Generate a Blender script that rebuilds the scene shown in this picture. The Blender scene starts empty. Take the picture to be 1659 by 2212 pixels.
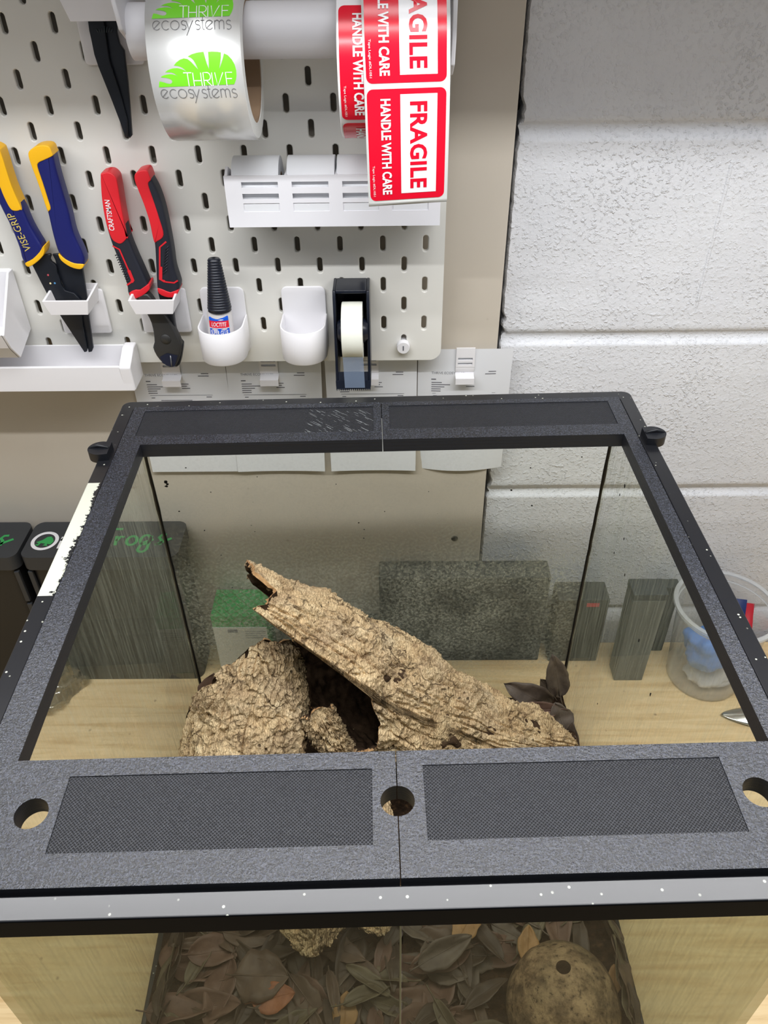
import bpy, bmesh, math, random
from mathutils import Vector, Matrix, noise
random.seed(7)
R = math.radians
SC = bpy.context.scene
COL = SC.collection

# ---------------------------------------------------------------- camera
CAM = Vector((-0.0327, -0.7353, 0.8400))
FPX = 1716.96
CR = Vector((0.99992652, 0.00415527, -0.01138775))
CU = Vector((0.00628055, 0.62591339, 0.77986721))
CF = Vector((-0.01036831, 0.77988151, -0.62584130))
cd = bpy.data.cameras.new('camera'); cam = bpy.data.objects.new('camera', cd); COL.objects.link(cam)
cam.matrix_world = Matrix(((CR.x, CU.x, -CF.x, CAM.x), (CR.y, CU.y, -CF.y, CAM.y), (CR.z, CU.z, -CF.z, CAM.z), (0, 0, 0, 1)))
cd.sensor_fit = 'VERTICAL'; cd.sensor_height = 36.0; cd.lens = 36.0 * FPX / 2212.0
cd.clip_start = 0.01; cd.clip_end = 30
SC.camera = cam

# ---------------------------------------------------------------- light
SC.view_settings.view_transform = 'Standard'; SC.view_settings.look = 'None'
SC.view_settings.gamma = 1.0; SC.view_settings.use_curve_mapping = False
SC.view_settings.exposure = 0.0
W = bpy.data.worlds.new('room_air'); SC.world = W; W.use_nodes = True
WORLD_STRENGTH = 0.235
bgn = W.node_tree.nodes['Background']; bgn.inputs[0].default_value = (0.94, 0.97, 1.0, 1); bgn.inputs[1].default_value = WORLD_STRENGTH

def area(name, loc, rot, sx, sy, power, col):
    l = bpy.data.lights.new(name, 'AREA'); l.shape = 'RECTANGLE'; l.size = sx; l.size_y = sy; l.energy = power; l.color = col
    o = bpy.data.objects.new(name, l); COL.objects.link(o); o.location = loc; o.rotation_euler = rot
    return o
LAMP_Y, LAMP_Z, LAMP_X = -0.34, 0.915, 0.02
area('shop_light_tube', (LAMP_X, LAMP_Y, LAMP_Z), (0, 0, 0), 1.36, 0.016, 5.7, (0.985, 0.99, 1.0))
area('ceiling_light_panel', (0.1, -0.95, 2.35), (0, 0, 0), 1.6, 0.9, 40.0, (0.98, 0.99, 1.0))  # added overhead fill to brighten bench and tank, no such lamp known
SC.cycles.use_denoising = True
SC.cycles.max_bounces = 10; SC.cycles.transparent_max_bounces = 24; SC.cycles.transmission_bounces = 8
SC.cycles.caustics_reflective = False; SC.cycles.caustics_refractive = False
SC.cycles.sample_clamp_indirect = 4.0

# ---------------------------------------------------------------- helpers
def ray(px, py): return CF + CR * ((px - 829.5) / FPX) + CU * (-(py - 1106) / FPX)
def atY(px, py, y):
    d = ray(px, py); return CAM + d * ((y - CAM.y) / d.y)
def atZ(px, py, z):
    d = ray(px, py); return CAM + d * ((z - CAM.z) / d.z)
TA, TX, TY = 0.02708417, -0.27290, -0.118442          # terrarium: turn and rear left corner
TCA, TSA = math.cos(TA), math.sin(TA)
def tw(u, v, z): return Vector((TX + TCA * u + TSA * v, TY + TSA * u - TCA * v, z))

def lin(c):
    return tuple((x / 255 / 12.92 if x / 255 <= 0.04045 else ((x / 255 + 0.055) / 1.055) ** 2.4) for x in c)

def tag(o, label=None, cat=None, group=None, kind=None):
    if label: o['label'] = label
    if cat: o['category'] = cat
    if group: o['group'] = group
    if kind: o['kind'] = kind
    return o
def empty(name, loc=(0, 0, 0), rz=0.0, label=None, cat=None, group=None):
    o = bpy.data.objects.new(name, None); COL.objects.link(o); o.location = loc; o.rotation_euler = (0, 0, rz)
    o.empty_display_size = 0.02
    return tag(o, label, cat, group)

class MB:
    def __init__(s): s.v = []; s.f = []; s.m = []
    def add(s, vs, fs, mi=0):
        n = len(s.v); s.v += [tuple(p) for p in vs]
        for f in fs: s.f.append(tuple(i + n for i in f)); s.m.append(mi)
        return s
    def box(s, x0, x1, y0, y1, z0, z1, mi=0):
        return s.add([(x0, y0, z0), (x1, y0, z0), (x1, y1, z0), (x0, y1, z0), (x0, y0, z1), (x1, y0, z1), (x1, y1, z1), (x0, y1, z1)],
                     [(0, 3, 2, 1), (4, 5, 6, 7), (0, 1, 5, 4), (1, 2, 6, 5), (2, 3, 7, 6), (3, 0, 4, 7)], mi)
    def prism(s, loop, off, mi=0):
        n = len(loop); off = Vector(off); a = [Vector(p) for p in loop]
        nrm = Vector((0, 0, 0))
        for i in range(n): nrm += a[i].cross(a[(i + 1) % n])
        if nrm.dot(off) > 0: a.reverse()
        b = [p + off for p in a]
        fs = [tuple(range(n)), tuple(range(2 * n - 1, n - 1, -1))]
        for i in range(n):
            j = (i + 1) % n; fs.append((i, n + i, n + j, j))
        return s.add(a + b, fs, mi)
    def puffy(s, loop, yfront, th, w, k=4, mi=0):
        """rounded slab in the xz plane: loop of (x, z), front face at yfront, th thick, edge radius w"""
        n = len(loop); ar = sum(loop[i][0] * loop[(i + 1) % n][1] - loop[(i + 1) % n][0] * loop[i][1] for i in range(n))
        if ar < 0: loop = loop[::-1]
        nr = []
        for i in range(n):
            p, q = Vector(loop[i - 1]), Vector(loop[(i + 1) % n]); t = q - p
            t = t.normalized() if t.length > 1e-9 else Vector((1, 0)); nr.append(Vector((-t.y, t.x)))
        rings = []
        hs = []
        for j in range(k + 1):
            a = j / k * math.pi / 2; hs.append((w * (1 - math.cos(a)) if j < k else w, -(th / 2 - w) - w * math.sin(a)))
        seq = [(i, y) for i, y in reversed(hs)] + [(i, -y) for i, y in hs]
        vs = []
        for ins, y in seq:
            for i in range(n):
                p = Vector(loop[i]) + nr[i] * ins; vs.append((p.x, yfront + th / 2 + y, p.y))
        fs = [tuple(range(n))]
        m = len(seq)
        for r in range(m - 1):
            for i in range(n):
                j = (i + 1) % n; fs.append((r * n + i, r * n + n + i, r * n + n + j, r * n + j))
        fs.append(tuple(range(m * n - 1, (m - 1) * n - 1, -1)))
        return s.add(vs, fs, mi)
    def tube(s, pts, r, n=10, mi=0, cap=True):
        pts = [Vector(p) for p in pts]; rs = r if isinstance(r, (list, tuple)) else [r] * len(pts)
        vs = []; up = Vector((0, 0, 1)); prev = None
        for i, p in enumerate(pts):
            t = (pts[min(i + 1, len(pts) - 1)] - pts[max(i - 1, 0)]).normalized()
            a = (prev if prev is not None else (up if abs(t.z) < 0.9 else Vector((1, 0, 0))))
            a = (a - t * a.dot(t)).normalized(); prev = a; b = t.cross(a)
            for k in range(n):
                q = 2 * math.pi * k / n; vs.append(p + (a * math.cos(q) + b * math.sin(q)) * rs[i])
        fs = []
        for i in range(len(pts) - 1):
            for k in range(n):
                k2 = (k + 1) % n; fs.append((i * n + k, i * n + k2, i * n + n + k2, i * n + n + k))
        if cap:
            fs.append(tuple(range(n - 1, -1, -1))); L = (len(pts) - 1) * n; fs.append(tuple(range(L, L + n)))
        return s.add(vs, fs, mi)
    def lathe(s, prof, c, n=48, axis='z', mi=0, closed=False):
        c = Vector(c); vs = []
        for r, h in prof:
            for k in range(n):
                q = 2 * math.pi * k / n; x, y = r * math.cos(q), r * math.sin(q)
                vs.append(c + (Vector((x, y, h)) if axis == 'z' else Vector((h, x, y))))
        fs = []; m = len(prof)
        for i in range(m if closed else m - 1):
            i2 = (i + 1) % m
            for k in range(n):
                k2 = (k + 1) % n; fs.append((i * n + k, i * n + k2, i2 * n + k2, i2 * n + k))
        if not closed:
            if prof[0][0] > 1e-6: fs.append(tuple(range(n - 1, -1, -1)))
            if prof[-1][0] > 1e-6: fs.append(tuple(range((m - 1) * n, m * n)))
        return s.add(vs, fs, mi)
    def build(s, name, mats, parent=None, smooth=False, bevel=0.0, seg=2, fix=True, origin=None, angle=None):
        me = bpy.data.meshes.new(name); me.from_pydata(s.v, [], s.f)
        if not isinstance(mats, (list, tuple)): mats = [mats]
        for m in mats: me.materials.append(m)
        for p, mi in zip(me.polygons, s.m): p.material_index = mi; p.use_smooth = smooth or bevel > 0
        if fix:
            bm = bmesh.new(); bm.from_mesh(me)
            bmesh.ops.remove_doubles(bm, verts=bm.verts, dist=1e-6)
            bmesh.ops.triangulate(bm, faces=[q for q in bm.faces if len(q.verts) > 8])
            bmesh.ops.recalc_face_normals(bm, faces=bm.faces); bm.to_mesh(me); bm.free()
        if angle: me.set_sharp_from_angle(angle=R(angle))
        me.update()
        o = bpy.data.objects.new(name, me); COL.objects.link(o)
        if parent is not None: o.parent = parent
        if origin is not None:
            me.transform(Matrix.Translation(-Vector(origin))); o.location = origin
        if bevel > 0:
            b = o.modifiers.new('edge', 'BEVEL'); b.width = bevel; b.segments = seg; b.limit_method = 'ANGLE'; b.angle_limit = R(35); b.harden_normals = True
        return o

def spline(pts, n, closed=True):
    out = []; m = len(pts); P = [Vector(p) for p in pts]
    rng = m if closed else m - 1
    for i in range(rng):
        p0, p1, p2, p3 = (P[(i - 1) % m], P[i], P[(i + 1) % m], P[(i + 2) % m]) if closed else (P[max(i - 1, 0)], P[i], P[i + 1], P[min(i + 2, m - 1)])
        for k in range(n):
            t = k / n; out.append(0.5 * (2 * p1 + (p2 - p0) * t + (2 * p0 - 5 * p1 + 4 * p2 - p3) * t * t + (3 * p1 - p0 - 3 * p2 + p3) * t ** 3))
    if not closed: out.append(P[-1])
    return out

def text2d(body, width=None, height=None, bold=0.0, shear=0.0, space=1.0):
    """letters as a flat mesh: (verts xy, faces), lower left corner at 0,0"""
    cu = bpy.data.curves.new('letters', 'FONT'); cu.body = body; cu.size = 1; cu.offset = bold; cu.shear = shear; cu.resolution_u = 3; cu.space_character = space
    o = bpy.data.objects.new('letters', cu); COL.objects.link(o)
    me = o.to_mesh()
    vs = [(v.co.x, v.co.y) for v in me.vertices]; fs = [tuple(p.vertices) for p in me.polygons]
    o.to_mesh_clear(); bpy.data.objects.remove(o); bpy.data.curves.remove(cu)
    x0, x1 = min(v[0] for v in vs), max(v[0] for v in vs); y0, y1 = min(v[1] for v in vs), max(v[1] for v in vs)
    sx = width / (x1 - x0) if width else None; sy = height / (y1 - y0) if height else None
    sx = sx or sy; sy = sy or sx
    return [((x - x0) * sx, (y - y0) * sy) for x, y in vs], fs
def ribbon2d(paths, w):
    """stroke lettering: every polyline becomes a band w wide"""
    vs, fs = [], []
    for p in paths:
        P = [Vector(q) for q in p]; n0 = len(vs); n = len(P); cl = (P[0] - P[-1]).length < 1e-9
        for i in range(n):
            a = P[i - 1] if i > 0 else (P[-2] if cl else P[0]); b = P[i + 1] if i < n - 1 else (P[1] if cl else P[-1])
            t = (b - a).normalized(); nn = Vector((-t.y, t.x)) * (w[1] if False else w) / 2
            vs += [tuple(P[i] + nn), tuple(P[i] - nn)]
        for i in range(n - 1): fs.append((n0 + 2 * i, n0 + 2 * i + 1, n0 + 2 * i + 3, n0 + 2 * i + 2))
    return vs, fs
def arc2d(cx, cy, rx, ry, a0, a1, n=14):
    return [(cx + rx * math.cos(R(a0 + (a1 - a0) * i / n)), cy + ry * math.sin(R(a0 + (a1 - a0) * i / n))) for i in range(n + 1)]
def poly2d(loop):
    return list(loop), [tuple(range(len(loop)))]
def xf(shape, fn):
    return [fn(*p) for p in shape[0]], shape[1]
def flat_obj(name, shapes, place, mat, parent, cut=0.0):
    """2-D shapes laid on a surface: place(x, y) -> point; cut = longest edge allowed before bending"""
    bm = bmesh.new()
    for vs, fs in shapes:
        bv = [bm.verts.new((x, y, 0)) for x, y in vs]
        for f in fs:
            try: bm.faces.new([bv[i] for i in f])
            except ValueError: pass
    bmesh.ops.triangulate(bm, faces=bm.faces)
    if cut > 0:
        for _ in range(6):
            es = [e for e in bm.edges if abs(e.verts[0].co.y - e.verts[1].co.y) > cut]
            if not es: break
            bmesh.ops.subdivide_edges(bm, edges=es, cuts=1); bmesh.ops.triangulate(bm, faces=[f for f in bm.faces if len(f.verts) > 3])
    for v in bm.verts: v.co = place(v.co.x, v.co.y)
    me = bpy.data.meshes.new(name); bm.to_mesh(me); bm.free(); me.materials.append(mat)
    for p in me.polygons: p.use_smooth = True
    o = bpy.data.objects.new(name, me); COL.objects.link(o)
    if parent is not None: o.parent = parent
    return o
def rrect(x0, x1, y0, y1, r, n=6):
    o = []
    for cx, cy, a in ((x1 - r, y1 - r, 0), (x0 + r, y1 - r, 90), (x0 + r, y0 + r, 180), (x1 - r, y0 + r, 270)):
        for i in range(n + 1): q = R(a + 90 * i / n); o.append((cx + r * math.cos(q), cy + r * math.sin(q)))
    return o

# ---------------------------------------------------------------- materials
class NT:
    def __init__(s, m): s.m = m; s.n = m.node_tree.nodes; s.l = m.node_tree.links
    def new(s, t, **k):
        n = s.n.new(t)
        for a, b in k.items(): setattr(n, a, b)
        return n
    def link(s, a, b): s.l.new(a, b)
    def coord(s, scale=(1, 1, 1), kind='Object'):
        t = s.new('ShaderNodeTexCoord'); mp = s.new('ShaderNodeMapping'); mp.inputs['Scale'].default_value = scale; s.link(t.outputs[kind], mp.inputs[0]); return mp.outputs[0]
    def noise(s, vec, scale, detail=4, rough=0.55, dist=0.0):
        n = s.new('ShaderNodeTexNoise'); n.inputs['Scale'].default_value = scale; n.inputs['Detail'].default_value = detail; n.inputs['Roughness'].default_value = rough; n.inputs['Distortion'].default_value = dist
        if vec is not None: s.link(vec, n.inputs['Vector'])
        return n.outputs['Fac']
    def ramp(s, fac, stops):
        r = s.new('ShaderNodeValToRGB'); e = r.color_ramp.elements
        while len(e) < len(stops): e.new(0.5)
        for el, (p, c) in zip(e, stops):
            el.position = p; el.color = (*c, 1) if not isinstance(c, (int, float)) else (c, c, c, 1)
        s.link(fac, r.inputs[0]); return r.outputs[0]
    def mix(s, fac, a, b, mode='MIX'):
        n = s.new('ShaderNodeMix', data_type='RGBA', blend_type=mode)
        for v, i in ((fac, 0), (a, 6), (b, 7)):
            if isinstance(v, (int, float)): n.inputs[i].default_value = v if i == 0 else (v, v, v, 1)
            elif isinstance(v, tuple): n.inputs[i].default_value = (*v, 1)
            else: s.link(v, n.inputs[i])
        return n.outputs[2]
    def math(s, op, a, b=0.0, clamp=False):
        n = s.new('ShaderNodeMath', operation=op, use_clamp=clamp)
        for v, i in ((a, 0), (b, 1)):
            if isinstance(v, (int, float)): n.inputs[i].default_value = v
            else: s.link(v, n.inputs[i])
        return n.outputs[0]
    def bump(s, h, strength, dist=0.001, prev=None):
        n = s.new('ShaderNodeBump'); n.inputs['Strength'].default_value = strength; n.inputs['Distance'].default_value = dist; s.link(h, n.inputs['Height'])
        if prev is not None: s.link(prev, n.inputs['Normal'])
        return n.outputs[0]
    def sep(s, vec):
        n = s.new('ShaderNodeSeparateXYZ'); s.link(vec, n.inputs[0]); return n.outputs

MATS = {}
def M(name, col=(128, 128, 128), rough=0.5, metal=0.0, spec=0.5, fn=None, trans=0.0, alpha=1.0, coat=0.0):
    if name in MATS: return MATS[name]
    m = bpy.data.materials.new(name); m.use_nodes = True; MATS[name] = m
    b = m.node_tree.nodes['Principled BSDF']
    b.inputs['Base Color'].default_value = (*lin(col), 1); b.inputs['Roughness'].default_value = rough; b.inputs['Metallic'].default_value = metal
    b.inputs['Specular IOR Level'].default_value = spec; b.inputs['Coat Weight'].default_value = coat; b.inputs['Coat Roughness'].default_value = 0.1
    b.inputs['Transmission Weight'].default_value = trans; b.inputs['Alpha'].default_value = alpha
    if fn: fn(NT(m), b)
    return m
def grain(scale, strength, dist=0.0004, tone=None):
    def fn(t, b):
        c = t.coord(); n = t.noise(c, scale, 3); t.link(t.bump(n, strength, dist), b.inputs['Normal'])
        if tone:
            n2 = t.noise(c, tone[0], 4); t.link(t.ramp(n2, [(0.35, lin(tone[1])), (0.65, lin(tone[2]))]), b.inputs['Base Color'])
    return fn
# ---- shared materials
def f_block(t, b):
    c = t.coord(); big = t.noise(c, 9, 3); mid = t.noise(c, 120, 5, 0.6); fine = t.noise(c, 420, 3, 0.6)
    msk = t.ramp(t.noise(c, 14, 2), [(0.5, 0.0), (0.66, 1.0)])
    bits = t.ramp(t.noise(c, 250, 3, 0.6), [(0.52, 0.0), (0.70, 1.0)])
    amt = t.ramp(t.noise(c, 14, 3), [(0.42, 0.22), (0.72, 0.6)])
    h = t.math('ADD', t.math('MULTIPLY', bits, amt), t.math('ADD', t.math('MULTIPLY', fine, 0.22), t.math('MULTIPLY', mid, 0.3)))
    t.link(t.bump(h, 0.75, 0.0026), b.inputs['Normal'])
    vor = t.new('ShaderNodeTexVoronoi'); vor.inputs['Scale'].default_value = 33; t.link(c, vor.inputs['Vector'])
    spot = t.ramp(vor.outputs['Distance'], [(0.02, 1.0), (0.045, 0.0)])
    base = t.ramp(big, [(0.3, lin((219, 221, 226))), (0.7, lin((227, 229, 233)))])
    t.link(t.mix(t.math('MULTIPLY', spot, 0.5), base, lin((120, 110, 95))), b.inputs['Base Color'])
m_block = M('painted_block', rough=0.62, spec=0.3, fn=f_block)
m_gap = M('dusty_gap', (70, 66, 60), 0.9, fn=grain(200, 0.8, 0.002, (90, (45, 42, 38), (110, 104, 96))))
def f_board(t, b):
    c = t.coord(); n = t.noise(c, 5, 3)
    vor = t.new('ShaderNodeTexVoronoi'); vor.inputs['Scale'].default_value = 22; t.link(c, vor.inputs['Vector'])
    spot = t.ramp(vor.outputs['Distance'], [(0.03, 1.0), (0.06, 0.0)])
    base = t.ramp(n, [(0.3, lin((197, 188, 174))), (0.7, lin((204, 196, 183)))])
    t.link(t.mix(t.math('MULTIPLY', spot, 0.35), base, lin((110, 90, 70))), b.inputs['Base Color'])
    t.link(t.bump(t.noise(c, 300, 3), 0.08, 0.0005), b.inputs['Normal'])
m_board = M('beige_board', rough=0.55, spec=0.3, fn=f_board)
m_peg = M('white_steel', (226, 225, 219), 0.42)
m_white = M('white_plastic', (234, 233, 236), 0.38)
m_whiteprint = M('white_print', (232, 232, 237), 0.45, fn=grain(500, 0.06))
m_paper = M('white_paper', (226, 228, 232), 0.7)
m_ink = M('grey_ink', (105, 105, 112), 0.8)
m_black = M('black_plastic', (22, 24, 30), 0.4)
m_dispenser = M('dispenser_black', (20, 25, 38), 0.32)
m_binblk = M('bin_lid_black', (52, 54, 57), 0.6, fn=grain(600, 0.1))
m_binbody = M('bin_body_black', (17, 18, 21), 0.5)
m_green = M('print_green', (52, 158, 84), 0.5)
m_lettwhite = M('print_white', (235, 235, 238), 0.5)
m_logo = M('logo_green', (112, 205, 40), 0.3)
m_red = M('label_red', (222, 12, 44), 0.22)
m_labwhite = M('label_white', (238, 238, 240), 0.22)
m_liner = M('label_liner', (226, 228, 226), 0.3)
m_silver = M('silver_label', (222, 223, 222), 0.27, metal=0.4)
m_core = M('kraft_core', (150, 125, 100), 0.8, fn=grain(400, 0.2))
m_yellow = M('yellow_grip', (240, 182, 20), 0.45)
m_blue = M('blue_grip', (18, 26, 98), 0.42)
m_redgrip = M('red_grip', (214, 32, 44), 0.42)
m_blkgrip = M('black_grip', (27, 30, 42), 0.55)
m_tool = M('black_steel', (24, 28, 36), 0.4, metal=0.2)
m_steel = M('dark_steel', (62, 62, 62), 0.45, metal=0.5, fn=grain(700, 0.1))
m_tape = M('white_tape', (238, 240, 228), 0.45)
def f_film(t, b):
    out = t.n['Material Output']; tr = t.new('ShaderNodeBsdfTransparent'); mx = t.new('ShaderNodeMixShader'); mx.inputs[0].default_value = 0.5
    t.link(tr.outputs[0], mx.inputs[1]); t.link(b.outputs[0], mx.inputs[2]); t.link(mx.outputs[0], out.inputs[0])
m_film = M('tape_film', (150, 170, 200), 0.3, fn=f_film)
def f_wood(t, b):
    c = t.coord((1.6, 26, 1)); g = t.noise(c, 5, 6, 0.6, 0.6)
    c2 = t.coord((3, 5, 1)); k = t.noise(c2, 4, 3)
    col = t.ramp(g, [(0.28, lin((205, 172, 122))), (0.5, lin((226, 199, 152))), (0.75, lin((236, 212, 168)))])
    col = t.mix(t.ramp(k, [(0.5, 0.0), (0.85, 0.5)]), col, lin((214, 176, 128)))
    v = t.new('ShaderNodeTexVoronoi'); v.inputs['Scale'].default_value = 30; t.link(t.coord(), v.inputs['Vector'])
    col = t.mix(t.math('MULTIPLY', t.ramp(v.outputs['Distance'], [(0.03, 1.0), (0.07, 0.0)]), 0.5), col, lin((90, 66, 44)))
    t.link(col, b.inputs['Base Color']); t.link(t.bump(g, 0.1, 0.0006), b.inputs['Normal'])
m_wood = M('pine_ply', rough=0.5, spec=0.35, fn=f_wood)
m_floor = M('grey_floor', (120, 118, 114), 0.7, fn=grain(30, 0.2, 0.002))
m_ceil = M('ceiling_white', (225, 225, 225), 0.8)

def clear(name, tint, dirt, amount, fn=None, gloss=0.05, rough=0.03):
    """see-through sheet: tinted, a little shiny, with dirt or haze where fn says"""
    m = bpy.data.materials.new(name); m.use_nodes = True; t = NT(m); t.n.clear()
    out = t.new('ShaderNodeOutputMaterial'); tr = t.new('ShaderNodeBsdfTransparent'); tr.inputs[0].default_value = (*lin(tint), 1)
    gl = t.new('ShaderNodeBsdfGlossy'); gl.inputs['Roughness'].default_value = rough
    fr = t.new('ShaderNodeFresnel'); fr.inputs[0].default_value = 1.45
    m1 = t.new('ShaderNodeMixShader'); geo = t.new('ShaderNodeNewGeometry'); front = t.math('SUBTRACT', 1.0, geo.outputs['Backfacing'])
    t.link(t.math('MULTIPLY', t.math('MULTIPLY', fr.outputs[0], front), gloss / 0.05 * 0.6, True), m1.inputs[0]); t.link(tr.outputs[0], m1.inputs[1]); t.link(gl.outputs[0], m1.inputs[2])
    df = t.new('ShaderNodeBsdfDiffuse'); df.inputs[0].default_value = (*lin(dirt), 1)
    m2 = t.new('ShaderNodeMixShader'); t.link(m1.outputs[0], m2.inputs[1]); t.link(df.outputs[0], m2.inputs[2])
    f = fn(t) if fn else None
    if f is None: m2.inputs[0].default_value = amount
    else: t.link(t.math('MULTIPLY', f, amount, True), m2.inputs[0])
    t.link(m2.outputs[0], out.inputs[0]); MATS[name] = m
    return m
def d_rear(t):
    c = t.coord(); x, y, z = t.sep(c)
    low = t.ramp(z, [(0.09, 0.45), (0.16, 1.0), (0.27, 0.9), (0.36, 0.10)])
    blot = t.ramp(t.noise(c, 14, 3), [(0.35, 0.35), (0.65, 1.0)])
    spk = t.ramp(t.noise(c, 330, 4, 0.75), [(0.45, 0.12), (0.72, 1.0)])
    return t.math('MULTIPLY', t.math('MULTIPLY', low, blot), spk)
def d_side(t):
    c = t.coord((60, 60, 3)); s = t.ramp(t.noise(c, 6, 4, 0.7), [(0.45, 0.16), (0.75, 1.0)])
    c2 = t.coord(); y = t.sep(c2)[1]
    back = t.ramp(t.math('MULTIPLY', y, -1.0), [(0.0, 1.0), (0.22, 0.45)])
    p = t.ramp(t.noise(c2, 420, 3, 0.8), [(0.62, 0.0), (0.75, 0.8)])
    return t.math('ADD', t.math('MULTIPLY', s, back), t.math('MULTIPLY', p, 0.35), True)
g_rear = clear('rear_glass', (252, 253, 250), (214, 216, 196), 0.62, d_rear)
g_side = clear('side_glass', (252, 253, 250), (206, 212, 192), 0.40, d_side)
g_door = clear('door_glass', (222, 223, 214), (120, 112, 90), 0.05, None, gloss=0.02)
m_glassedge = M('glass_edge_green', (58, 74, 48), 0.3)
g_cup = clear('clear_plastic', (250, 250, 250), (235, 238, 240), 0.10, None, gloss=0.09, rough=0.08)
g_cuprim = clear('clear_plastic_rim', (240, 242, 243), (240, 242, 243), 0.34, None, gloss=0.12, rough=0.1)
g_bag = clear('clear_wrap', (235, 230, 215), (150, 140, 110), 0.22, None, gloss=0.25, rough=0.08)
g_bottle = clear('clear_bottle', (232, 232, 232), (205, 203, 204), 0.55, None, gloss=0.05, rough=0.1)

def f_lid(t, b):
    c = t.coord(); n = t.noise(c, 1100, 3, 0.7); n2 = t.noise(c, 520, 2, 0.6)
    h = t.math('ADD', n, n2); t.link(t.bump(h, 0.42, 0.0010), b.inputs['Normal'])
    t.link(t.ramp(n, [(0.42, lin((9, 11, 15))), (0.66, lin((62, 66, 78)))]), b.inputs['Base Color'])
m_lid = M('textured_black_print', rough=0.27, spec=0.72, fn=f_lid)
def f_mesh(t, b):
    c = t.coord(); x, y, z = t.sep(c)
    k = 2 * math.pi / 0.0019
    a = t.math('SINE', t.math('MULTIPLY', t.math('ADD', x, y), k)); d = t.math('SINE', t.math('MULTIPLY', t.math('SUBTRACT', x, y), k))
    g = t.math('MAXIMUM', a, d); msk = t.ramp(g, [(0.35, 0.0), (0.7, 1.0)])
    n = t.noise(c, 900, 2)
    t.link(t.mix(msk, lin((10, 11, 14)), t.ramp(n, [(0.3, lin((22, 24, 30))), (0.7, lin((44, 47, 56)))])), b.inputs['Base Color'])
    t.link(t.bump(t.math('ADD', msk, t.math('MULTIPLY', n, 0.8)), 0.8, 0.0009), b.inputs['Normal'])
    t.link(t.mix(msk, 0.9, 0.42), b.inputs['Roughness'])
m_mesh = M('print_mesh', rough=0.45, spec=0.6, fn=f_mesh)
def f_layers(t, b):
    c = t.coord((3, 3, 900)); n = t.noise(c, 1.0, 3); t.link(t.bump(n, 0.5, 0.0006), b.inputs['Normal'])
m_lidside = M('print_layers', (30, 32, 38), 0.5, fn=f_layers)
def f_rim(t, b):
    c = t.coord(); x, y, z = t.sep(c)
    v = t.new('ShaderNodeTexVoronoi'); v.inputs['Scale'].default_value = 150; t.link(c, v.inputs['Vector'])
    s1 = t.ramp(v.outputs['Distance'], [(0.07, 1.0), (0.13, 0.0)])
    keep = t.ramp(t.noise(c, 40, 2), [(0.42, 0.0), (0.5, 1.0)])
    spk = t.math('MULTIPLY', s1, keep)
    # worn patch of old cream paint on the left rail
    pn = t.noise(t.coord((1, 1, 1)), 42, 5, 0.6); pn2 = t.noise(c, 300, 4, 0.7)
    yy = t.math('MULTIPLY', y, -1.0)
    inr = t.math('MULTIPLY', t.math('GREATER_THAN', yy, 0.122), t.math('LESS_THAN', yy, 0.246))
    left = t.math('LESS_THAN', x, 0.0125)
    edge = t.math('ADD', t.math('MULTIPLY', pn, 0.018), t.math('MULTIPLY', pn2, 0.013))
    pat = t.math('GREATER_THAN', edge, t.math('ADD', t.math('MULTIPLY', x, 0.8), 0.0072))
    paint = t.math('MULTIPLY', t.math('MULTIPLY', inr, left), pat)
    f = t.math('MAXIMUM', spk, paint)
    t.link(t.mix(f, lin((24, 25, 29)), lin((196, 198, 184))), b.inputs['Base Color'])
    t.link(t.bump(t.noise(c, 60, 3), 0.05, 0.001), b.inputs['Normal'])
m_rim = M('black_frame_plastic', rough=0.29, spec=0.6, fn=f_rim)
m_rimside = M('frame_side_black', (7, 8, 11), 0.6, spec=0.05)  # frame plastic again, shade put into its colour for the upright faces
m_sil = M('black_silicone', (14, 15, 17), 0.4)

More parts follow.
